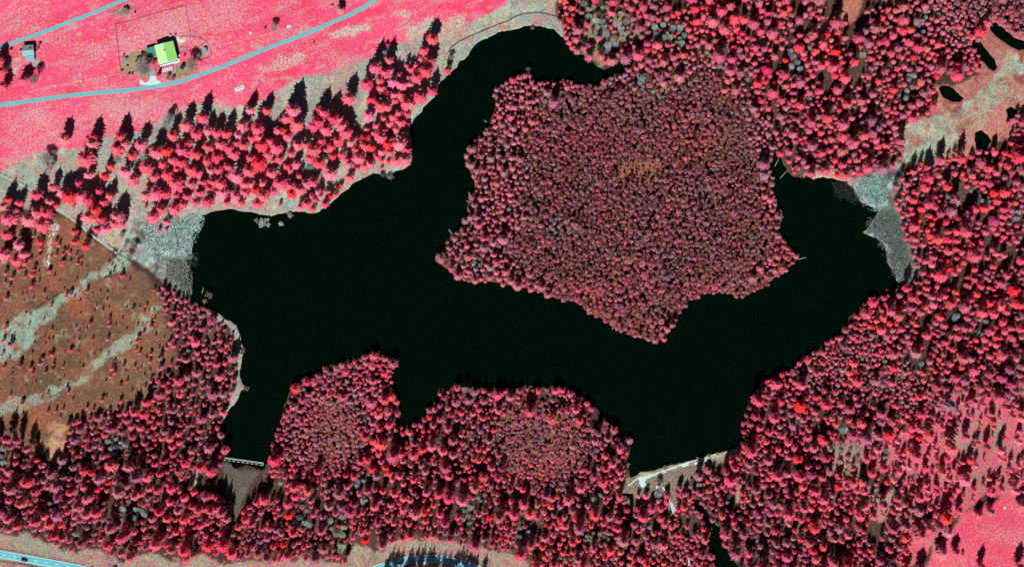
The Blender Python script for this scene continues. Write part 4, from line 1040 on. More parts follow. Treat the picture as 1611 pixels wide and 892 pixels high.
# --- the woods: (outline, crown radius px, spread, spacing factor, fill, palette, kind, height factor, share of grey, zone)
WOODS = [
 ([(878,-66),(876,20),(884,60),(915,88),(950,100),(990,92),(1015,82),(1060,78),(1110,70),(1150,110),(1195,180),(1212,235),(1236,244),(1245,272),(1275,272),(1330,278),(1370,272),(1410,262),(1432,238),(1418,205),(1440,195),(1462,186),(1474,160),(1466,135),(1480,128),(1520,118),(1545,105),(1535,70),(1560,30),(1600,48),(1681,62),(1681,-66)],
  5.8, .36, 1.80, .97, MID, 'spruce', 2.5, .03, 'north'),
 ([(985,105),(1020,90),(1120,85),(1190,140),(1212,240),(1180,260),(1120,140),(1000,150)], 4.6, .3, 1.75, .95, ROSE, 'spruce', 1.9, .08, 'penedge'),
 ([(1450,-66),(1681,-66),(1681,70),(1610,62),(1560,30),(1530,60),(1500,70),(1460,40)], 3.9, .22, 1.75, .95, ROSE, 'pine', 1.6, .06, 'northpine'),
 (crop(1200,0,3.92,[(900,40),(1100,60),(1200,140),(1260,240),(1300,400),(1200,420),(1080,300),(960,200),(900,120)]), 4.4, .25, 1.75, .95, ROSE, 'spruce', 1.9, .15, 'north'),
 ([(770,132),(800,120),(832,108),(862,124),(900,124),(950,130),(985,112),(1016,88),(1110,80),(1212,200),(1214,262),(1222,300),(1232,365),(1258,406),(1246,424),(1205,452),(1160,466),(1104,466),(1070,500),(1052,530),(1034,540),(1000,532),(940,500),(900,476),(800,451),(718,440),(684,412),(705,376),(737,340),(742,290),(730,250),(734,232),(770,200)],
  4.6, .3, 1.74, .96, ROSE, 'spruce', 2.3, .04, 'penedge'),
 ([(860,150),(920,140),(1010,130),(1100,110),(1170,150),(1195,250),(1200,340),(1215,400),(1150,440),(1090,450),(1040,500),(960,470),(880,450),(820,430),(800,380),(820,330),(830,260),(820,200)],
  3.35, .22, 1.78, .96, MAUVE, 'pine', 2.5, .035, 'peninsula'),
 ([(1030,512),(1000,532),(930,495),(860,462),(900,440),(1100,440),(1180,440),(1230,420),(1240,430),(1160,463),(1100,466),(1060,510)], 3.9, .22, 1.78, .96, MAUVE[:3] + [(6, (188, 90, 108))], 'pine', 1.5, .02, 'peninsula'),
 (crop(800,222,4.02,[(640,160),(760,110),(860,130),(980,110),(980,210),(930,265),(800,255),(690,220)]), 2.2, .3, 1.8, .85, MAUVE, 'pine', 2.0, .03, 'peninsula'),
 # south woods
 ([(438,674),(452,645),(470,608),(505,585),(540,570),(596,556),(620,565),(618,580),(610,600),(626,640),(618,668),(632,672),(660,664),(690,620),(710,608),(800,612),(868,606),(910,620),(950,662),(990,700),(985,745),(976,760),(974,800),(960,880),(960,982),(860,982),(840,884),(800,868),(764,862),(701,850),(641,846),(608,852),(595,862),(571,858),(560,840),(548,860),(543,884),(470,878),(420,884),(415,800),(425,760),(428,700)],
  5.2, .36, 1.84, .97, MID, 'spruce', 2.6, .035, 'south'),
 ([(440,674),(460,610),(520,580),(598,560),(616,600),(622,650),(600,690),(560,740),(440,740)], 4.7, .3, 1.66, .96, ROSE[:1] + MID[:4], 'spruce', 1.8, .04, 'south'),
 (crop(400,444,3.98,[(330,790),(480,700),(600,760),(640,900),(640,1150),(520,1200),(360,1150)]), 3.6, .25, 1.7, .95, ROSE, 'pine', 1.5, .08, 'southpine'),
 ([(790,650),(850,640),(900,655),(930,700),(920,760),(860,770),(810,750),(780,700)], 3.5, .25, 1.68, .94, ROSE[:3] + MAUVE[:2], 'pine', 1.5, .08, 'southpine'),
 ([(-66,662),(-66,838),(0,838),(43,838),(65,846),(95,860),(120,868),(138,860),(163,866),(196,880),(226,868),(251,868),(281,884),(314,870),(352,882),(400,880),(425,884),(420,780),(410,765),(396,800),(370,830),(362,850),(352,800),(340,775),(300,772),(298,745),(340,738),(353,720),(352,700),(344,670),(300,640),(262,600),(230,640),(200,650),(150,660),(100,680),(60,700)],
  5.9, .38, 1.94, .94, MID, 'spruce', 2.7, .035, 'southwest'),
 ([(236,446),(262,452),(300,474),(340,494),(366,520),(372,560),(368,600),(362,625),(350,650),(345,700),(290,690),(250,650),(262,600),(275,560),(262,500)], 4.3, .34, 2.0, .84, ROSE[:3] + MID[:2], 'spruce', 1.9, .03, 'westshore'),
 ([(250,560),(290,600),(320,680),(290,720),(180,700),(150,670),(200,650),(240,620)], 4.2, .3, 1.9, .75, MID, 'spruce', 2.0, .03, 'southwest'),
 ([(85,668),(150,655),(230,640),(250,690),(200,720),(130,740),(95,720)], 4.8, .3, 1.85, .8, MID, 'spruce', 2.0, .03, 'southwest'),
 # the bank south of the dam
 ([(1000,800),(1040,795),(1060,830),(1090,870),(1100,982),(985,982),(990,880)], 6.6, .3, 1.66, .95, MID, 'spruce', 1.9, .03, 'dam'),
 ([(976,780),(988,790),(984,850),(975,900),(960,900),(965,800)], 3.4, .3, 1.9, .8, BRIGHT[1:], 'spruce', 1.6, .03, 'dam'),
 ([(1002,778),(1026,780),(1028,808),(1012,812)], 4, .3, 1.8, .8, BRIGHT, 'spruce', 1.6, .0, 'dam'),
 ([(1030,770),(1052,776),(1050,800),(1036,800)], 5, .3, 1.8, .8, MID, 'spruce', 1.6, .0, 'dam'),
 # east and south-east woods
 ([(1440,262),(1470,246),(1530,236),(1560,206),(1600,180),(1681,165),(1681,640),(1560,640),(1500,668),(1500,700),(1470,720),(1420,700),(1330,700),(1300,760),(1440,790),(1510,790),(1470,840),(1440,870),(1350,982),(1150,982),(1145,900),(1130,840),(1112,800),(1095,770),(1080,752),(1110,738),(1165,712),(1170,660),(1195,605),(1260,568),(1300,540),(1330,520),(1355,482),(1410,460),(1452,436),(1432,400),(1420,350),(1410,320),(1412,285)],
  5.8, .36, 1.84, .96, MID, 'spruce', 2.6, .04, 'east'),
 ([(1064,765),(1090,762),(1110,800),(1116,850),(1126,900),(1140,982),(1070,982),(1060,840)], 5.6, .3, 1.7, .9, MID, 'spruce', 1.9, .02, 'dam'),
 (crop(1200,444,3.92,[(400,420),(700,430),(950,560),(1000,700),(900,760),(500,720),(300,640),(200,560)]), 4.3, .3, 1.68, .95, ROSE + MID[:1], 'spruce', 1.8, .04, 'east'),
 (crop(1200,444,3.92,[(560,560),(700,500),(800,600),(860,720),(700,740),(600,700)]), 3.5, .25, 1.68, .95, MAUVE[:2] + ROSE[:2], 'pine', 1.5, .05, 'eastpine'),
 (crop(1200,668,3.92,[(400,100),(900,80),(1100,-100),(1800,-160),(1800,440),(1480,400),(1400,420),(1230,500),(1180,600),(1000,620),(900,560),(760,560),(560,500),(430,420)]), 4.6, .35, 1.9, .50, BRIGHT[1:] + MID[:2], 'spruce', 2.1, .05, 'southeast'),
 (crop(1200,668,3.92,[(950,-20),(1800,-100),(1800,380),(1400,400),(1200,260),(1000,200)]), 4.2, .35, 1.9, .30, BRIGHT[1:] + MID[:2], 'spruce', 2.5, .05, 'southeast'),
 (crop(1200,444,3.92,[(1330,680),(1600,560),(1700,640),(1700,860),(1380,860)]), 5.5, .35, 1.9, .35, MID, 'spruce', 2.4, .03, 'southeast'),
 (crop(1200,668,3.92,[(400,100),(620,100),(600,200),(540,320),(440,300)]), 5.0, .3, 1.9, .4, [(1, (180, 150, 130)), (1, (215, 95, 110))], 'spruce', 1.6, .3, 'southeast'),
]
EXCL = [MEAD, crop(0,668,3.98,[(215,150),(290,-40),(410,-60),(405,120),(350,270),(220,200)]),
        crop(1200,0,3.92,[(485,-300),(650,-300),(900,-300),(900,30),(740,40),(640,60),(560,140),(420,130),(400,190),(345,265),(310,240),(370,100)]),
        C4([(820,770),(870,740),(1000,720),(1070,640),(1050,560),(1080,520),(1210,510),(1300,500),(1400,420),(1350,360),(1440,280),(1900,280),(1900,620),(1500,620),(1480,760),(1560,760),(1520,900),(1300,940),(1130,980),(860,1000),(860,860)]),
        C8([(1190,660),(1240,540),(1390,480),(1490,440),(1900,440),(1900,1300),(1190,1300)]), C8([(930,700),(1090,650),(1060,720),(1000,790),(900,900),(850,900)]),
        crop(0,668,3.98,[(600,250),(700,240),(690,330),(560,480),(540,470)]) if False else [(0,0),(1,0),(1,1)],
        C8([(440,110),(600,110),(590,150),(470,170)])]
# grey leafless stands: outline, number, radius px, palette
STANDS = [
 (crop(800,0,4.02,[(470,20),(520,0),(610,60),(640,150),(720,140),(760,130),(720,260),(690,280),(620,330),(580,340),(590,260),(490,250),(520,140),(470,80)]), 22, 6.0, SAGE + GREY, 'north grove'),
 (crop(800,0,4.02,[(900,130),(960,140),(1000,180),(1080,170),(1140,260),(1120,290),(1040,280),(1000,240),(920,250)]), 13, 5.2, GREY, 'north grove'),
 (crop(800,0,4.02,[(800,480),(870,470),(880,530),(830,550)]), 3, 6.5, GREY, 'head of the peninsula'),
 (crop(800,0,4.02,[(350,660),(480,650),(480,740),(380,740)]), 8, 3.4, SAGE + GREY, 'north-west corner of the peninsula'),
 (crop(800,0,4.02,[(800,560),(980,570),(980,640),(820,620)]), 8, 3.4, SAGE + GREY, 'head of the peninsula'),
 (crop(1200,0,3.92,[(150,320),(180,320),(235,420),(220,480),(150,480),(160,400)]), 7, 5.4, GREY, 'middle of the northern wood'),
 (crop(1200,0,3.92,[(890,440),(930,450),(940,560),(880,620),(850,610),(900,540)]), 7, 4.6, GREY, 'right part of the northern wood'),
 (crop(1200,0,3.92,[(940,60),(1020,20),(1110,100),(1100,140),(970,220),(940,200)]), 10, 3.4, GREY, 'top edge of the northern wood'),
 (crop(0,668,3.98,[(670,90),(740,70),(800,90),(790,180),(690,190)]), 9, 4.8, GREY, 'left part of the southern wood'),
 (crop(0,668,3.98,[(760,460),(900,480),(930,590),(770,600)]), 8, 5.4, GREY, 'wood above the highway'),
 (crop(0,668,3.98,[(0,100),(40,160),(40,270),(0,280)]), 4, 5.5, GREY, 'left edge of the southern wood'),
 (crop(400,668,3.98,[(240,500),(390,500),(390,640),(250,640)]), 7, 5.4, GREY, 'southern wood south of the footbridge'),
 (crop(400,668,3.98,[(430,590),(560,570),(590,700),(590,810),(520,810),(440,720)]), 9, 5.6, SAGE, 'wood above the bottom verge'),
 (crop(400,668,3.98,[(630,340),(700,300),(760,320),(700,360),(640,400)]), 6, 3.8, GREY, 'southern wood above the highway arc'),
 (crop(400,668,3.98,[(1270,500),(1340,500),(1400,540),(1380,600),(1300,640)]), 7, 5.0, GREY, 'southern wood right of the highway arc'),
 (crop(400,668,3.98,[(1400,420),(1470,400),(1420,490),(1400,490)]), 4, 3.8, GREY, 'southern wood right of the highway arc'),
 (crop(800,668,3.98,[(460,700),(560,670),(640,680),(680,740),(600,740),(520,750),(470,740)]), 12, 4.2, SAGE, 'southern wood left of the canal'),
 (crop(800,668,3.98,[(50,640),(130,650),(110,710),(60,700)]), 5, 4.0, GREY, 'southern wood below the middle of the lake'),
 (crop(800,668,3.98,[(480,380),(590,420),(590,480),(540,480)]), 4, 5.0, SAGE, 'southern wood near the left end of the dam'),
 (crop(800,668,3.98,[(240,40),(320,40),(320,80),(200,210),(200,120)]), 6, 3.6, SAGE, 'southern peninsula'),
 (crop(1200,222,3.92,[(1260,280),(1420,300),(1400,400),(1280,380)]), 9, 3.8, GREY, 'eastern wood'),
 (crop(1200,222,3.92,[(1510,420),(1580,420),(1570,480),(1520,480)]), 3, 6.0, GREY, 'right edge of the eastern wood'),
 (crop(1200,668,3.92,[(430,110),(600,110),(600,160),(460,170)]), 9, 5.0, SAGE, 'clearing in the south-east wood'),
 (crop(1200,668,3.92,[(700,170),(770,150),(770,240),(690,240)]), 3, 6.5, GREY, 'south-east wood'),
 (crop(1200,668,3.92,[(450,200),(560,190),(590,240),(520,310),(460,260)]), 6, 4.8, [(2, (172, 160, 130)), (1, (195, 160, 145))], 'clearing in the south-east wood'),
 (crop(800,222,4.02,[(260,460),(310,460),(310,580),(270,560)]), 5, 2.8, GREY, 'left half of the peninsula'),
 (crop(800,222,4.02,[(1260,160),(1370,150),(1370,200),(1270,200)]), 5, 2.8, SAGE, 'right half of the peninsula'),
 (crop(400,222,4.02,[(1250,740),(1450,740),(1460,830),(1380,830)]), 6, 3.4, GREY, 'western tip of the peninsula'),
 (crop(1200,444,3.92,[(1310,300),(1380,300),(1370,340),(1320,330)]), 3, 4.5, GREY, 'south-east wood'),
]
GRID = {}
def shade_pick(pal, tn):
    c = pick(pal, rr); k = (tn - .5) * 1.2          # stands differ: some redder and brighter, some duller
    return (min(255, c[0] * (1 + .32 * k)), c[1] * (1 - .10 * k), c[2] * (1 - .06 * k))
def near(x, y, r, f):
    gi, gj = int(x // 16), int(y // 16)
    for a in (-1, 0, 1):
        for b in (-1, 0, 1):
            for (u, v, q) in GRID.get((gi + a, gj + b), ()):
                if (u - x) ** 2 + (v - y) ** 2 < (f * (r + q) * 0.5) ** 2: return True
    return False
def put(x, y, r): GRID.setdefault((int(x // 16), int(y // 16)), []).append((x, y, r))
for t_ in TREES: put(t_['x'], t_['y'], t_['r'])
def place_xy(x, y, r, h):
    """foot of a tree whose crown is seen at pixel x, y"""
    f = 1 - 0.6 * h / CAMH
    return ((x - 805.5) * MPP * f, (446 - y) * MPP * f)
qx = np.arange(-70, 1684, 2.0); qy = np.arange(-70, 964, 2.0)
QX, QY = np.meshgrid(qx, qy)
wetq = np.zeros(QX.shape, bool)
for w in WATERS: wetq |= inside(w, QX, QY)
def look(m, x, y):
    return m[min(len(qy) - 1, max(0, int((y + 70) / 2))), min(len(qx) - 1, max(0, int((x + 70) / 2)))]
for poly, n, r, pal, where in STANDS:
    n = max(2, int(n * .95))
    P = np.array(poly); k = 0; tries = 0
    while k < n and tries < n * 60:
        tries += 1
        x = rr.uniform(P[:, 0].min(), P[:, 0].max()); y = rr.uniform(P[:, 1].min(), P[:, 1].max())
        if not inside(poly, np.array([[x]]), np.array([[y]]))[0, 0]: continue
        q = r * rr.uniform(.75, 1.25)
        if near(x, y, q, 1.35): continue
        put(x, y, q); k += 1
        addtree(x, y, q, 3 + q * 1.3, 'grey', pick(pal, rr), None, None, where)
zid = np.full(QX.shape, -1)
WQX = QX + (fbm(QX, QY, 30, 400) - .5) * 22; WQY = QY + (fbm(QX, QY, 30, 460) - .5) * 22
for i, wd in enumerate(WOODS):
    soft = wd[9] in ('peninsula', 'southpine', 'eastpine', 'northpine') or wd[0] is WOODS[1][0]
    zid[inside(wd[0], WQX if soft else QX, WQY if soft else QY)] = i
zid[wetq] = -1
excl = np.zeros(QX.shape, bool)
for e in EXCL: excl |= inside(e, QX, QY)
zid[excl] = -1
gapn = fbm(QX, QY, 34, 900)
OPEN = [i for i, w_ in enumerate(WOODS) if w_[1] == 2.2][0]
ncand = 420000
cx = RNG.uniform(-66, 1680, ncand); cy = RNG.uniform(-66, 962, ncand)
ci = zid[((cy + 70) / 2).astype(int), ((cx + 70) / 2).astype(int)]
jx = np.clip(cx + RNG.normal(0, 9, ncand), -69, 1682); jy = np.clip(cy + RNG.normal(0, 9, ncand), -69, 962)
cj = zid[((jy + 70) / 2).astype(int), ((jx + 70) / 2).astype(int)]
ci = np.where((ci >= 0) & (cj >= 0) & (ci != OPEN) & (cj != OPEN), cj, ci)
tone = fbm(cx, cy, 46, 1300, 3); big = fbm(cx, cy, 60, 1500, 2); gapv = fbm(cx, cy, 21, 900, 3)
keep = ci >= 0
cx, cy, ci, tone, big, gapv = cx[keep], cy[keep], ci[keep], tone[keep], big[keep], gapv[keep]
for x, y, i, tn, bg_, gn in zip(cx.tolist(), cy.tolist(), ci.tolist(), tone.tolist(), big.tolist(), gapv.tolist()):
    wd = WOODS[i]
    if gn > 0.68 and wd[1] > 4.9: continue
    if gn > 0.61 and wd[1] > 4.9 and rr.random() < .8: continue
    if wd[4] < .9 and rr.random() > wd[4] ** 2 * .35: continue
    q = wd[1] * (0.72 + 0.56 * bg_) * math.exp(rr.gauss(0, wd[2])); q = min(q, 9.5)
    if near(x, y, q, wd[3]): continue
    put(x, y, q)
    if rr.random() < wd[8] * .6:
        addtree(x, y, q * .8, 3 + q * 1.2, 'grey', pick(GREY + SAGE[:1], rr), None, None, wd[9])
    else:
        hf = wd[7]
        if look(wetq, x + 5, y - 24) or look(wetq, x + 3, y - 12): hf *= .5      # trees shortened here so their shadows stay off the water
        addtree(x, y, q * (1.18 if wd[6] == 'pine' else 1.15), (2.0 + q * hf) * rr.uniform(.8, 1.2), wd[6], shade_pick(wd[5], tn), None, None, wd[9])
for x, y, r, h in ((303,797,7,20),(312,802,8,23),(322,799,7,24),(331,804,7,23),(340,800,8,25),(349,808,8,26),(356,816,7,22),(283,792,7,19),(292,796,6,17),(392,798,6,17),(402,790,7,18),(410,780,5,12),(384,806,6,15),(268,790,7,17)):
    put(x, y, r); addtree(x, y, r, h, 'spruce', pick(MID, rr), zone='southwest')
# trees just south of the frame whose shadows fall across the highway
for x in (604, 615, 624, 637, 648, 660, 672, 684, 695, 706, 718, 731, 745, 608, 619, 632, 641, 655, 668, 677, 690, 699, 712, 724, 738, 760, 90, 112, 138, 159, 178, 45):
    addtree(x + rr.uniform(-2, 2), (908 if x > 600 else 908) + rr.uniform(-5, 8) , 6.5, rr.uniform(17, 25) if x > 600 else rr.uniform(7, 13), 'spruce', pick(BRIGHT, rr), zone='roadside')
# free-standing trees on the lower right pasture
for x, y, r, h, c in ((1560,806,8,16,(190,100,115)),(1540,810,8,12,(220,90,110)),(1607,795,10,16,(210,100,120)),(1545,893,8,18,(240,90,110)),(1605,893,9,20,(240,90,110)),(1483,870,12,17,(225,110,135)),
                      (1493,838,10,15,(215,115,140)),(1504,870,8,15,(225,90,110)),(1426,900,10,17,(230,90,110)),(1450,896,9,17,(225,90,115)),(1515,873,4,6,(240,70,90))):
    if not near(x, y, r, .8):
        put(x, y, r); addtree(x, y, r, h, 'spruce', c, zone='pasture')

# ------------------------------------------------------------------ labels
ZN = {'nw': ('the bank wood between meadow and lake', 'spruces of the bank wood between meadow and lake'), 'north': ('the northern wood', 'spruces of the northern wood'),
      'penedge': ('the shore belt of the big wooded peninsula', 'trees round the edge of the big peninsula'), 'northpine': ('the top right corner wood', 'pines of the top right corner'),
      'peninsula': ('the middle of the big wooded peninsula', 'small pines on the big peninsula'), 'south': ('the southern wood', 'spruces of the southern wood'),
      'southpine': ('the dull bog wood on the southern shore', 'pines of the southern shore'), 'southwest': ('the wood in the lower left', 'spruces of the lower left wood'),
      'westshore': ('the small wood between bog and lake', 'trees between bog and lake'), 'dam': ('the strip of trees south of the dam', 'trees south of the dam'),
      'east': ('the eastern wood', 'spruces of the eastern wood'), 'eastpine': ('the dull patch of the south-east wood', 'pines of the south-east wood'),
      'southeast': ('the open wood at the lower right', 'spruces of the open lower right wood'), 'roadside': ('the bottom edge by the highway', 'spruces along the highway'),
      'pasture': ('the pink pasture at the lower right', 'trees on the lower right pasture'), 'bog': ('the brown bog on the left', 'young pines scattered on the left bog'),
      'nwbush': ('the foot of the bank wood', 'small red bushes at the foot of the bank wood')}
MARKS = [('the farmhouse', 263, 84), ('the small cyan house', 46, 85), ('the left track', 110, 340), ('the path fork', 180, 397), ('the western reed flat', 250, 380),
 ('the willow bushes', 425, 345), ('the lake bend north-west', 650, 220), ('the northern bay', 830, 60), ('the top inlet', 960, 115), ('the grey-green grove', 945, 50),
 ('the shore fence', 680, 80), ('the peninsula\'s west tip', 690, 408), ('the peninsula\'s south tip', 1035, 530), ('the peninsula\'s east corner', 1250, 405),
 ('the thin eastern inlet', 1222, 250), ('the pale eastern reed flat', 1390, 300), ('the lake\'s east point', 1410, 430), ('the small oval pond', 1495, 148), ('the long pond', 1550, 85),
 ('the round pond', 1547, 220), ('the orange clearing', 1345, 30), ('the footbridge', 383, 724), ('the dam\'s left end', 1005, 750), ('the dam\'s right end', 1155, 708),
 ('the canal', 985, 830), ('the dark river', 1130, 830), ('the deep southern cove', 630, 660), ('the highway arc', 675, 880), ('the lower left highway', 60, 880),
 ('the upper bog track', 60, 500), ('the lower bog track', 150, 590), ('the small spit', 388, 611), ('the south-east pasture', 1570, 850), ('the steep south-east shore', 1200, 610),
 ('the orange opening', 1010, 265), ('the sage clearing', 1335, 705), ('the southern shore knob', 600, 560), ('the southern headland', 850, 610), ('the right edge', 1600, 420), ('the bottom right woods', 1300, 860),
 ('the bottom left gap', 60, 760)]
def cname(c):
    r_, g_, b_ = c
    if r_ < 170 and g_ > 110: return 'grey'
    if r_ > 244 and g_ < 76: return 'bright red'
    if r_ > 225: return 'coral pink'
    if r_ > 195: return 'rose pink'
    return 'mauve'
def side(dx, dy):
    a = math.degrees(math.atan2(-dy, dx)) % 360
    return ['right of', 'above right of', 'above', 'above left of', 'left of', 'below left of', 'below', 'below right of'][int((a + 22.5) // 45) % 8]
NOUN = {'spruce': 'spruce', 'pine': 'pine', 'young': 'sapling', 'grey': 'leafless tree', 'bare': 'leafless tree', 'bush': 'bush'}
def autolabel(t):
    c = cname(t['col']); r = t['r']; n = NOUN[t['kind']]
    lim = {'spruce': (7, 9), 'pine': (3.8, 4.6), 'young': (2.5, 4), 'grey': (4, 6)}.get(t['kind'], (4, 8))
    sz = 'small' if r < lim[0] else ('medium' if r < lim[1] else 'broad')
    m = sorted(MARKS, key=lambda q: (q[1] - t['x']) ** 2 + (q[2] - t['y']) ** 2)[0]
    d = math.hypot(m[1] - t['x'], m[2] - t['y'])
    dist = 'just' if d < 35 else ('not far' if d < 80 else 'farther')
    col = 'sage' if (t['kind'] == 'grey' and t['col'][2] < t['col'][1] - 6) else c
    return '%s %s %s %s %s %s' % (sz, col, n, dist, side(t['x'] - m[1], t['y'] - m[2]), m[0])

NAMES = {'spruce': 'spruce_tree', 'pine': 'pine_tree', 'young': 'young_pine', 'grey': 'leafless_tree', 'bare': 'leafless_tree', 'bush': 'bush'}
GAIN = {'spruce': 1.85, 'pine': 1.7, 'young': 1.9, 'grey': 2.1, 'bare': 1.9, 'bush': 1.2}
def proto_for(t):
    k = t['kind']
    if k == 'spruce': return 'spruce' if t['r'] > 6.5 else ('spruce_m' if t['r'] > 4.2 else 'spruce_s')
    if k == 'young': return 'spruce_s'
    if k == 'grey': return 'bare'
    return k
def tint(t):
    c = alb(*t['col'], g=GAIN[t['kind']])
    if t['kind'] in ('grey', 'bare', 'bush') or t['col'][1] > 120: return (c[0] * 1.02, c[1] * .97, c[2] * .98)
    return (c[0] * .98, c[1] * 1.22, c[2] * 1.08)
def single(t, i):
    x, y = place_xy(t['x'], t['y'], t['r'], t['h'])
    k = proto_for(t); r = t['r'] * MPP
    e = empty(NAMES[t['kind']], (x, y, 0), rr.uniform(0, 6.28))
    e.scale = (r * rr.uniform(.82, 1.12), r * rr.uniform(.82, 1.12), t['h'])
    tag(e, t['label'] or autolabel(t), 'tree' if t['kind'] != 'bush' else 'bush', t['group'])
    cr = bpy.data.objects.new('crown', PM[k][i % len(PM[k])]); COL.objects.link(cr); cr.parent = e
    cr.color = (*tint(t), 1)
    tr = bpy.data.objects.new('trunk', M_TR2 if k in ('bare', 'bush') else M_TR); COL.objects.link(tr); tr.parent = e
    return e
def in_frame(t): return -2 < t['x'] < 1613 and -2 < t['y'] < 894
single_list = []; rest = []
bykind = {}
for t_ in TREES: bykind.setdefault(NAMES[t_['kind']], []).append(t_)
for k, lst in bykind.items():
    lst.sort(key=lambda q: (not in_frame(q), q['label'] is None, -q['r']))
    single_list += lst[:300]; rest += lst[300:]
def ordn(n, a_, b_):
    o_ = ['%smost' % a_, 'second from %s' % a_, 'third from %s' % a_, 'fourth from %s' % a_, 'fifth from %s' % a_, 'sixth from %s' % a_, 'seventh from %s' % a_, 'eighth from %s' % a_, 'ninth from %s' % a_]
    p_ = ['%smost' % b_, 'second from %s' % b_, 'third from %s' % b_, 'fourth from %s' % b_, 'fifth from %s' % b_, 'sixth from %s' % b_, 'seventh from %s' % b_, 'eighth from %s' % b_, 'ninth from %s' % b_]
    h_ = (n + 1) // 2
    return o_[:h_] + p_[:n - h_][::-1]
labels = {}
for t_ in single_list:
    if not t_['label']:
        labels.setdefault(autolabel(t_), []).append(t_)
for lb, lst in labels.items():
    if len(lst) > 1:
        # tell two or three alike apart by their place, share the label beyond that
        if len(lst) <= 18:
            xs = sorted(lst, key=lambda q: q['x']); ys = sorted(lst, key=lambda q: q['y'])
            if xs[-1]['x'] - xs[0]['x'] >= ys[-1]['y'] - ys[0]['y']:
                w_ = ordn(len(lst), 'left', 'right'); seq = xs
            else:
                w_ = ordn(len(lst), 'top', 'bottom'); seq = ys
            for a_, b_ in zip(seq, w_): a_['label'] = b_ + ' ' + lb
    for q in lst:
        q['group'] = {'leafless_tree': 'grey leafless trees among the woods'}.get(NAMES[q['kind']]) or (ZN.get(q['zone'], ('', 'trees of the woods'))[1] + ('' if len(lst) <= 3 else ''))
for lb, lst in labels.items():
    if len(lst) > 3:
        for q in lst: q['group'] = lst[0]['group']
for i, t_ in enumerate(single_list): single(t_, i)
# the remaining trees, one joined wood for each kind
def joined(name, lst, label, cat):
    VV = []; FF = []; TT = []; n = 0
    tv = np.array([(math.cos(a) * rr_, math.sin(a) * rr_, z) for z, rr_ in ((0, .07), (.9, .012)) for a in (0, 2.09, 4.19)])
    tf = np.array([(0, 1, 4), (0, 4, 3), (1, 2, 5), (1, 5, 4), (2, 0, 3), (2, 3, 5)])
    for i, t in enumerate(lst):
        v, f = PROTO[proto_for(t)][i % len(PROTO[proto_for(t)])]
        a = rr.uniform(0, 6.28); c, s = math.cos(a), math.sin(a); r = t['r'] * MPP
        x, y = place_xy(t['x'], t['y'], t['r'], t['h'])
        sx_, sy_ = rr.uniform(.78, 1.15), rr.uniform(.78, 1.15)
        for vv, ff, col in ((v * (sx_, sy_, 1), f, tint(t)), (tv, tf, (.09, .07, .06))):
            q = np.stack([(vv[:, 0] * c - vv[:, 1] * s) * r + x, (vv[:, 0] * s + vv[:, 1] * c) * r + y, vv[:, 2] * t['h']], -1)
            VV.append(q); FF.append(ff + n); n += len(q)
            TT.append(np.tile(np.array([*col, 1.0]), (len(q), 1)))
    if not VV: return
    me = mesh_np(name, np.concatenate(VV), np.concatenate(FF), M_LEAF, {'tint': ('FLOAT_COLOR', np.concatenate(TT))})
    o = bpy.data.objects.new(name, me); COL.objects.link(o)
    tag(o, label, cat, kind='stuff')
    print(name, len(lst), 'trees', sum(len(f) for f in FF), 'triangles')
J = {'spruce_tree': ('spruce_wood', 'dense pink spruce wood filling the land round the lake', 'woodland'), 'pine_tree': ('pine_wood', 'dense wood of small mauve pines covering the big peninsula', 'woodland'),
     'leafless_tree': ('leafless_wood', 'scattered small grey leafless trees among the pink crowns', 'woodland'), 'young_pine': ('young_pine_scrub', 'tiny young pines scattered over the brown bog', 'scrub'), 'bush': ('bush_scrub', 'low bushes', 'scrub')}
for nm, (a_, b_, c_) in J.items():
    joined(a_, [t for t in rest if NAMES[t['kind']] == nm], b_, c_)
print({k: len(v) for k, v in bykind.items()})

# ------------------------------------------------------------------ fallen trunks and reeds
LOGS = [((1219,262),(1225,250),'pale fallen trunk lying in the thin eastern inlet, upper one'), ((1227,281),(1239,268),'pale fallen trunk lying in the thin eastern inlet, lower one'),
 ((1256,408),(1269,405),'pale fallen trunk reaching into the water from the peninsula\'s eastern corner'), ((1030,540),(1034,537),'small fallen branch in the water at the peninsula\'s southern tip'),
 ((737,303),(741,307),'upper dead branch in the water off the peninsula\'s west shore'), ((734,316),(737,318),'lower dead branch in the water off the peninsula\'s west shore'),
 ((706,361),(711,368),'dead branch in the water near the peninsula\'s western tip'), ((762,189),(765,193),'dead branch at the upper west shore of the peninsula'),
 ((318,462),(320,452),'thin pale trunk standing out of the water off the south-west shore'), ((291,464),(296,444),'pale trunk at the left of two fallen into the western bay'),
 ((302,463),(298,446),'pale trunk at the right of two fallen into the western bay'), ((347,505),(349,497),'pale trunk on the south-west shore near the wood'),
 ((409,786),(401,795),'long pale fallen trunk in the wood south of the footbridge'), ((1415,205),(1425,175),'pale fallen trunk at the edge of the north-eastern bog'),
 ((1168,470),(1172,464),'short pale branch in the water on the peninsula\'s south-east side'), ((963,519),(966,513),'short pale branch at the peninsula\'s southern shore'),
 ((1080,272),(1076,262),'pale trunk lying among the mauve pines'), ((980,862),(986,862),'pale plank across the canal below the dam')]
for k in range(9):
    LOGS.append(((1345 + k * 4 + rr.uniform(-3, 3), 528 + rr.uniform(-3, 14)), (1345 + k * 4 + rr.uniform(3, 9), 530 + rr.uniform(-3, 14)), None))
for k in range(7):
    LOGS.append(((1437 + rr.uniform(-6, 14), 464 + rr.uniform(-4, 6)), (1441 + rr.uniform(-6, 14), 466 + rr.uniform(-4, 6)), None))
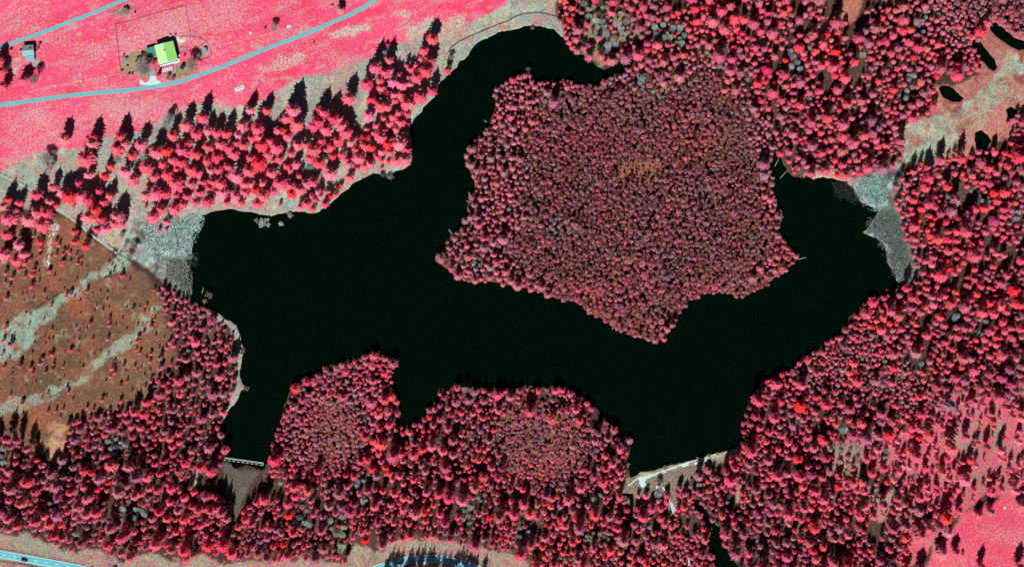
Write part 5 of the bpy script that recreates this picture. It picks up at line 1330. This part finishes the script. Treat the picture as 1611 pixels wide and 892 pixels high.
LNAMES = [o_.replace('from ', 'from the ') + ' bleached trunk in the ' + w_ for w_, n_ in (('lower felled gap, south-east shore', 9), ('upper felled gap, south-east shore', 7)) for o_ in sum([ordn(n_, 'left', 'right')], [])]
LOGS[-16:-7] = sorted(LOGS[-16:-7]); LOGS[-7:] = sorted(LOGS[-7:])
for a, b, lb in LOGS:
    A = W(*a); B = W(*b); Ln = math.hypot(B[0] - A[0], B[1] - A[1])
    t = empty('fallen_trunk', (A[0], A[1], .25), math.atan2(B[1] - A[1], B[0] - A[0]))
    grp = None if lb else 'bleached trunks lying in the felled gap on the south-east shore'
    LN_ = LNAMES.pop(0) if not lb else None
    tag(t, lb or LN_, 'fallen trunk', grp)
    m = MB()
    n = 6
    for i, (x, r) in enumerate(((0, .28), (Ln * .6, .2), (Ln, .07))):
        m.v += [(x, r * math.cos(k * 6.283 / n), r * math.sin(k * 6.283 / n)) for k in range(n)]
    m.f += [(i * n + k, i * n + (k + 1) % n, (i + 1) * n + (k + 1) % n, (i + 1) * n + k) for i in range(2) for k in range(n)]
    m.build('stem', M_LOG, t)
    m = MB()
    for k in range(5):
        x = Ln * (.35 + .12 * k); s = -1 if k % 2 else 1
        m.add([(x, 0, .1), (x + .15, 0, .1), (x + .7, s * 1.1, .35)], [(0, 1, 2)])
    m.build('branch', M_LOG, t)

def tufts(name, poly, n, size, pal, label, cat, h=1.3, wetland=True):
    P = np.array(poly); r = random.Random(len(name) + n)
    vs = []; fs = []; cs = []
    X = RNG.uniform(P[:, 0].min(), P[:, 0].max(), n * 3); Y = RNG.uniform(P[:, 1].min(), P[:, 1].max(), n * 3)
    Xw = X + (vnoise(X, Y, 9, 5) - .5) * 16 + RNG.normal(0, 4, len(X)); Yw = Y + (vnoise(X, Y, 9, 6) - .5) * 16 + RNG.normal(0, 4, len(X))
    ok = inside(poly, Xw, Yw)
    for x, y in list(zip(X[ok].tolist(), Y[ok].tolist()))[:n]:
        p = W(x, y); col = alb(*pick(pal, r), g=1.9)
        for k in range(3):
            a = r.uniform(0, 6.28); s = size * r.uniform(.5, 1.2); q = len(vs)
            c, d = math.cos(a), math.sin(a); ox, oy = r.uniform(-.4, .4), r.uniform(-.4, .4)
            hh = h * r.uniform(.25, .6); lx, ly = r.uniform(-.8, .8) * s, r.uniform(-.8, .8) * s
            vs += [(p[0] + ox - c * s * .4, p[1] + oy - d * s * .4, .02), (p[0] + ox + c * s * .4, p[1] + oy + d * s * .4, .02), (p[0] + ox + lx, p[1] + oy + ly, hh)]
            fs.append((q, q + 1, q + 2)); cs += [(*col, 1)] * 3
    me = mesh_np(name, np.array(vs), np.array(fs), M_LEAF, {'tint': ('FLOAT_COLOR', np.array(cs))})
    o = bpy.data.objects.new(name, me); COL.objects.link(o); tag(o, label, cat, kind='stuff')
tufts('reed_bed', [(230,352),(300,340),(322,337),(310,362),(304,380),(300,410),(290,400),(250,402),(232,392),(226,372)], 5200, .9, [(3, (185,212,208)), (1, (120,128,122)), (2, (212,232,228))], 'pale blue-grey reed bed at the western tip of the lake', 'reeds')
tufts('reed_bed', [(268,402),(298,412),(302,440),(298,470),(286,448),(262,430)], 1800, .9, [(2, (120,126,118)), (1, (165,170,160))], 'darker reed bed below the pale one at the western tip', 'reeds')
tufts('reed_bed', [(1302,286),(1330,290),(1345,309),(1358,321),(1340,316),(1316,300)], 900, .8, [(2, (58,66,60)), (1, (84,80,74))], 'dark sunken reeds along the north-eastern shore', 'reeds')
tufts('reed_bed', [(1345,300),(1376,272),(1392,274),(1398,318),(1384,332),(1362,320)], 2600, .9, [(2, (176,212,204)), (1, (130,150,145))], 'bright cyan reed bed at the eastern bay', 'reeds')
tufts('reed_bed', [(1362,358),(1388,330),(1414,330),(1424,380),(1438,420),(1412,436),(1398,396),(1380,372)], 3600, .9, [(3, (112,120,114)), (1, (150,165,158))], 'grey reed bed along the eastern shore', 'reeds')
tufts('reed_bed', [(296,404),(308,396),(314,408),(306,420),(298,418)], 200, .7, [(2, (60,90,84))], 'thin dark reeds standing in the water at the western tip', 'reeds')
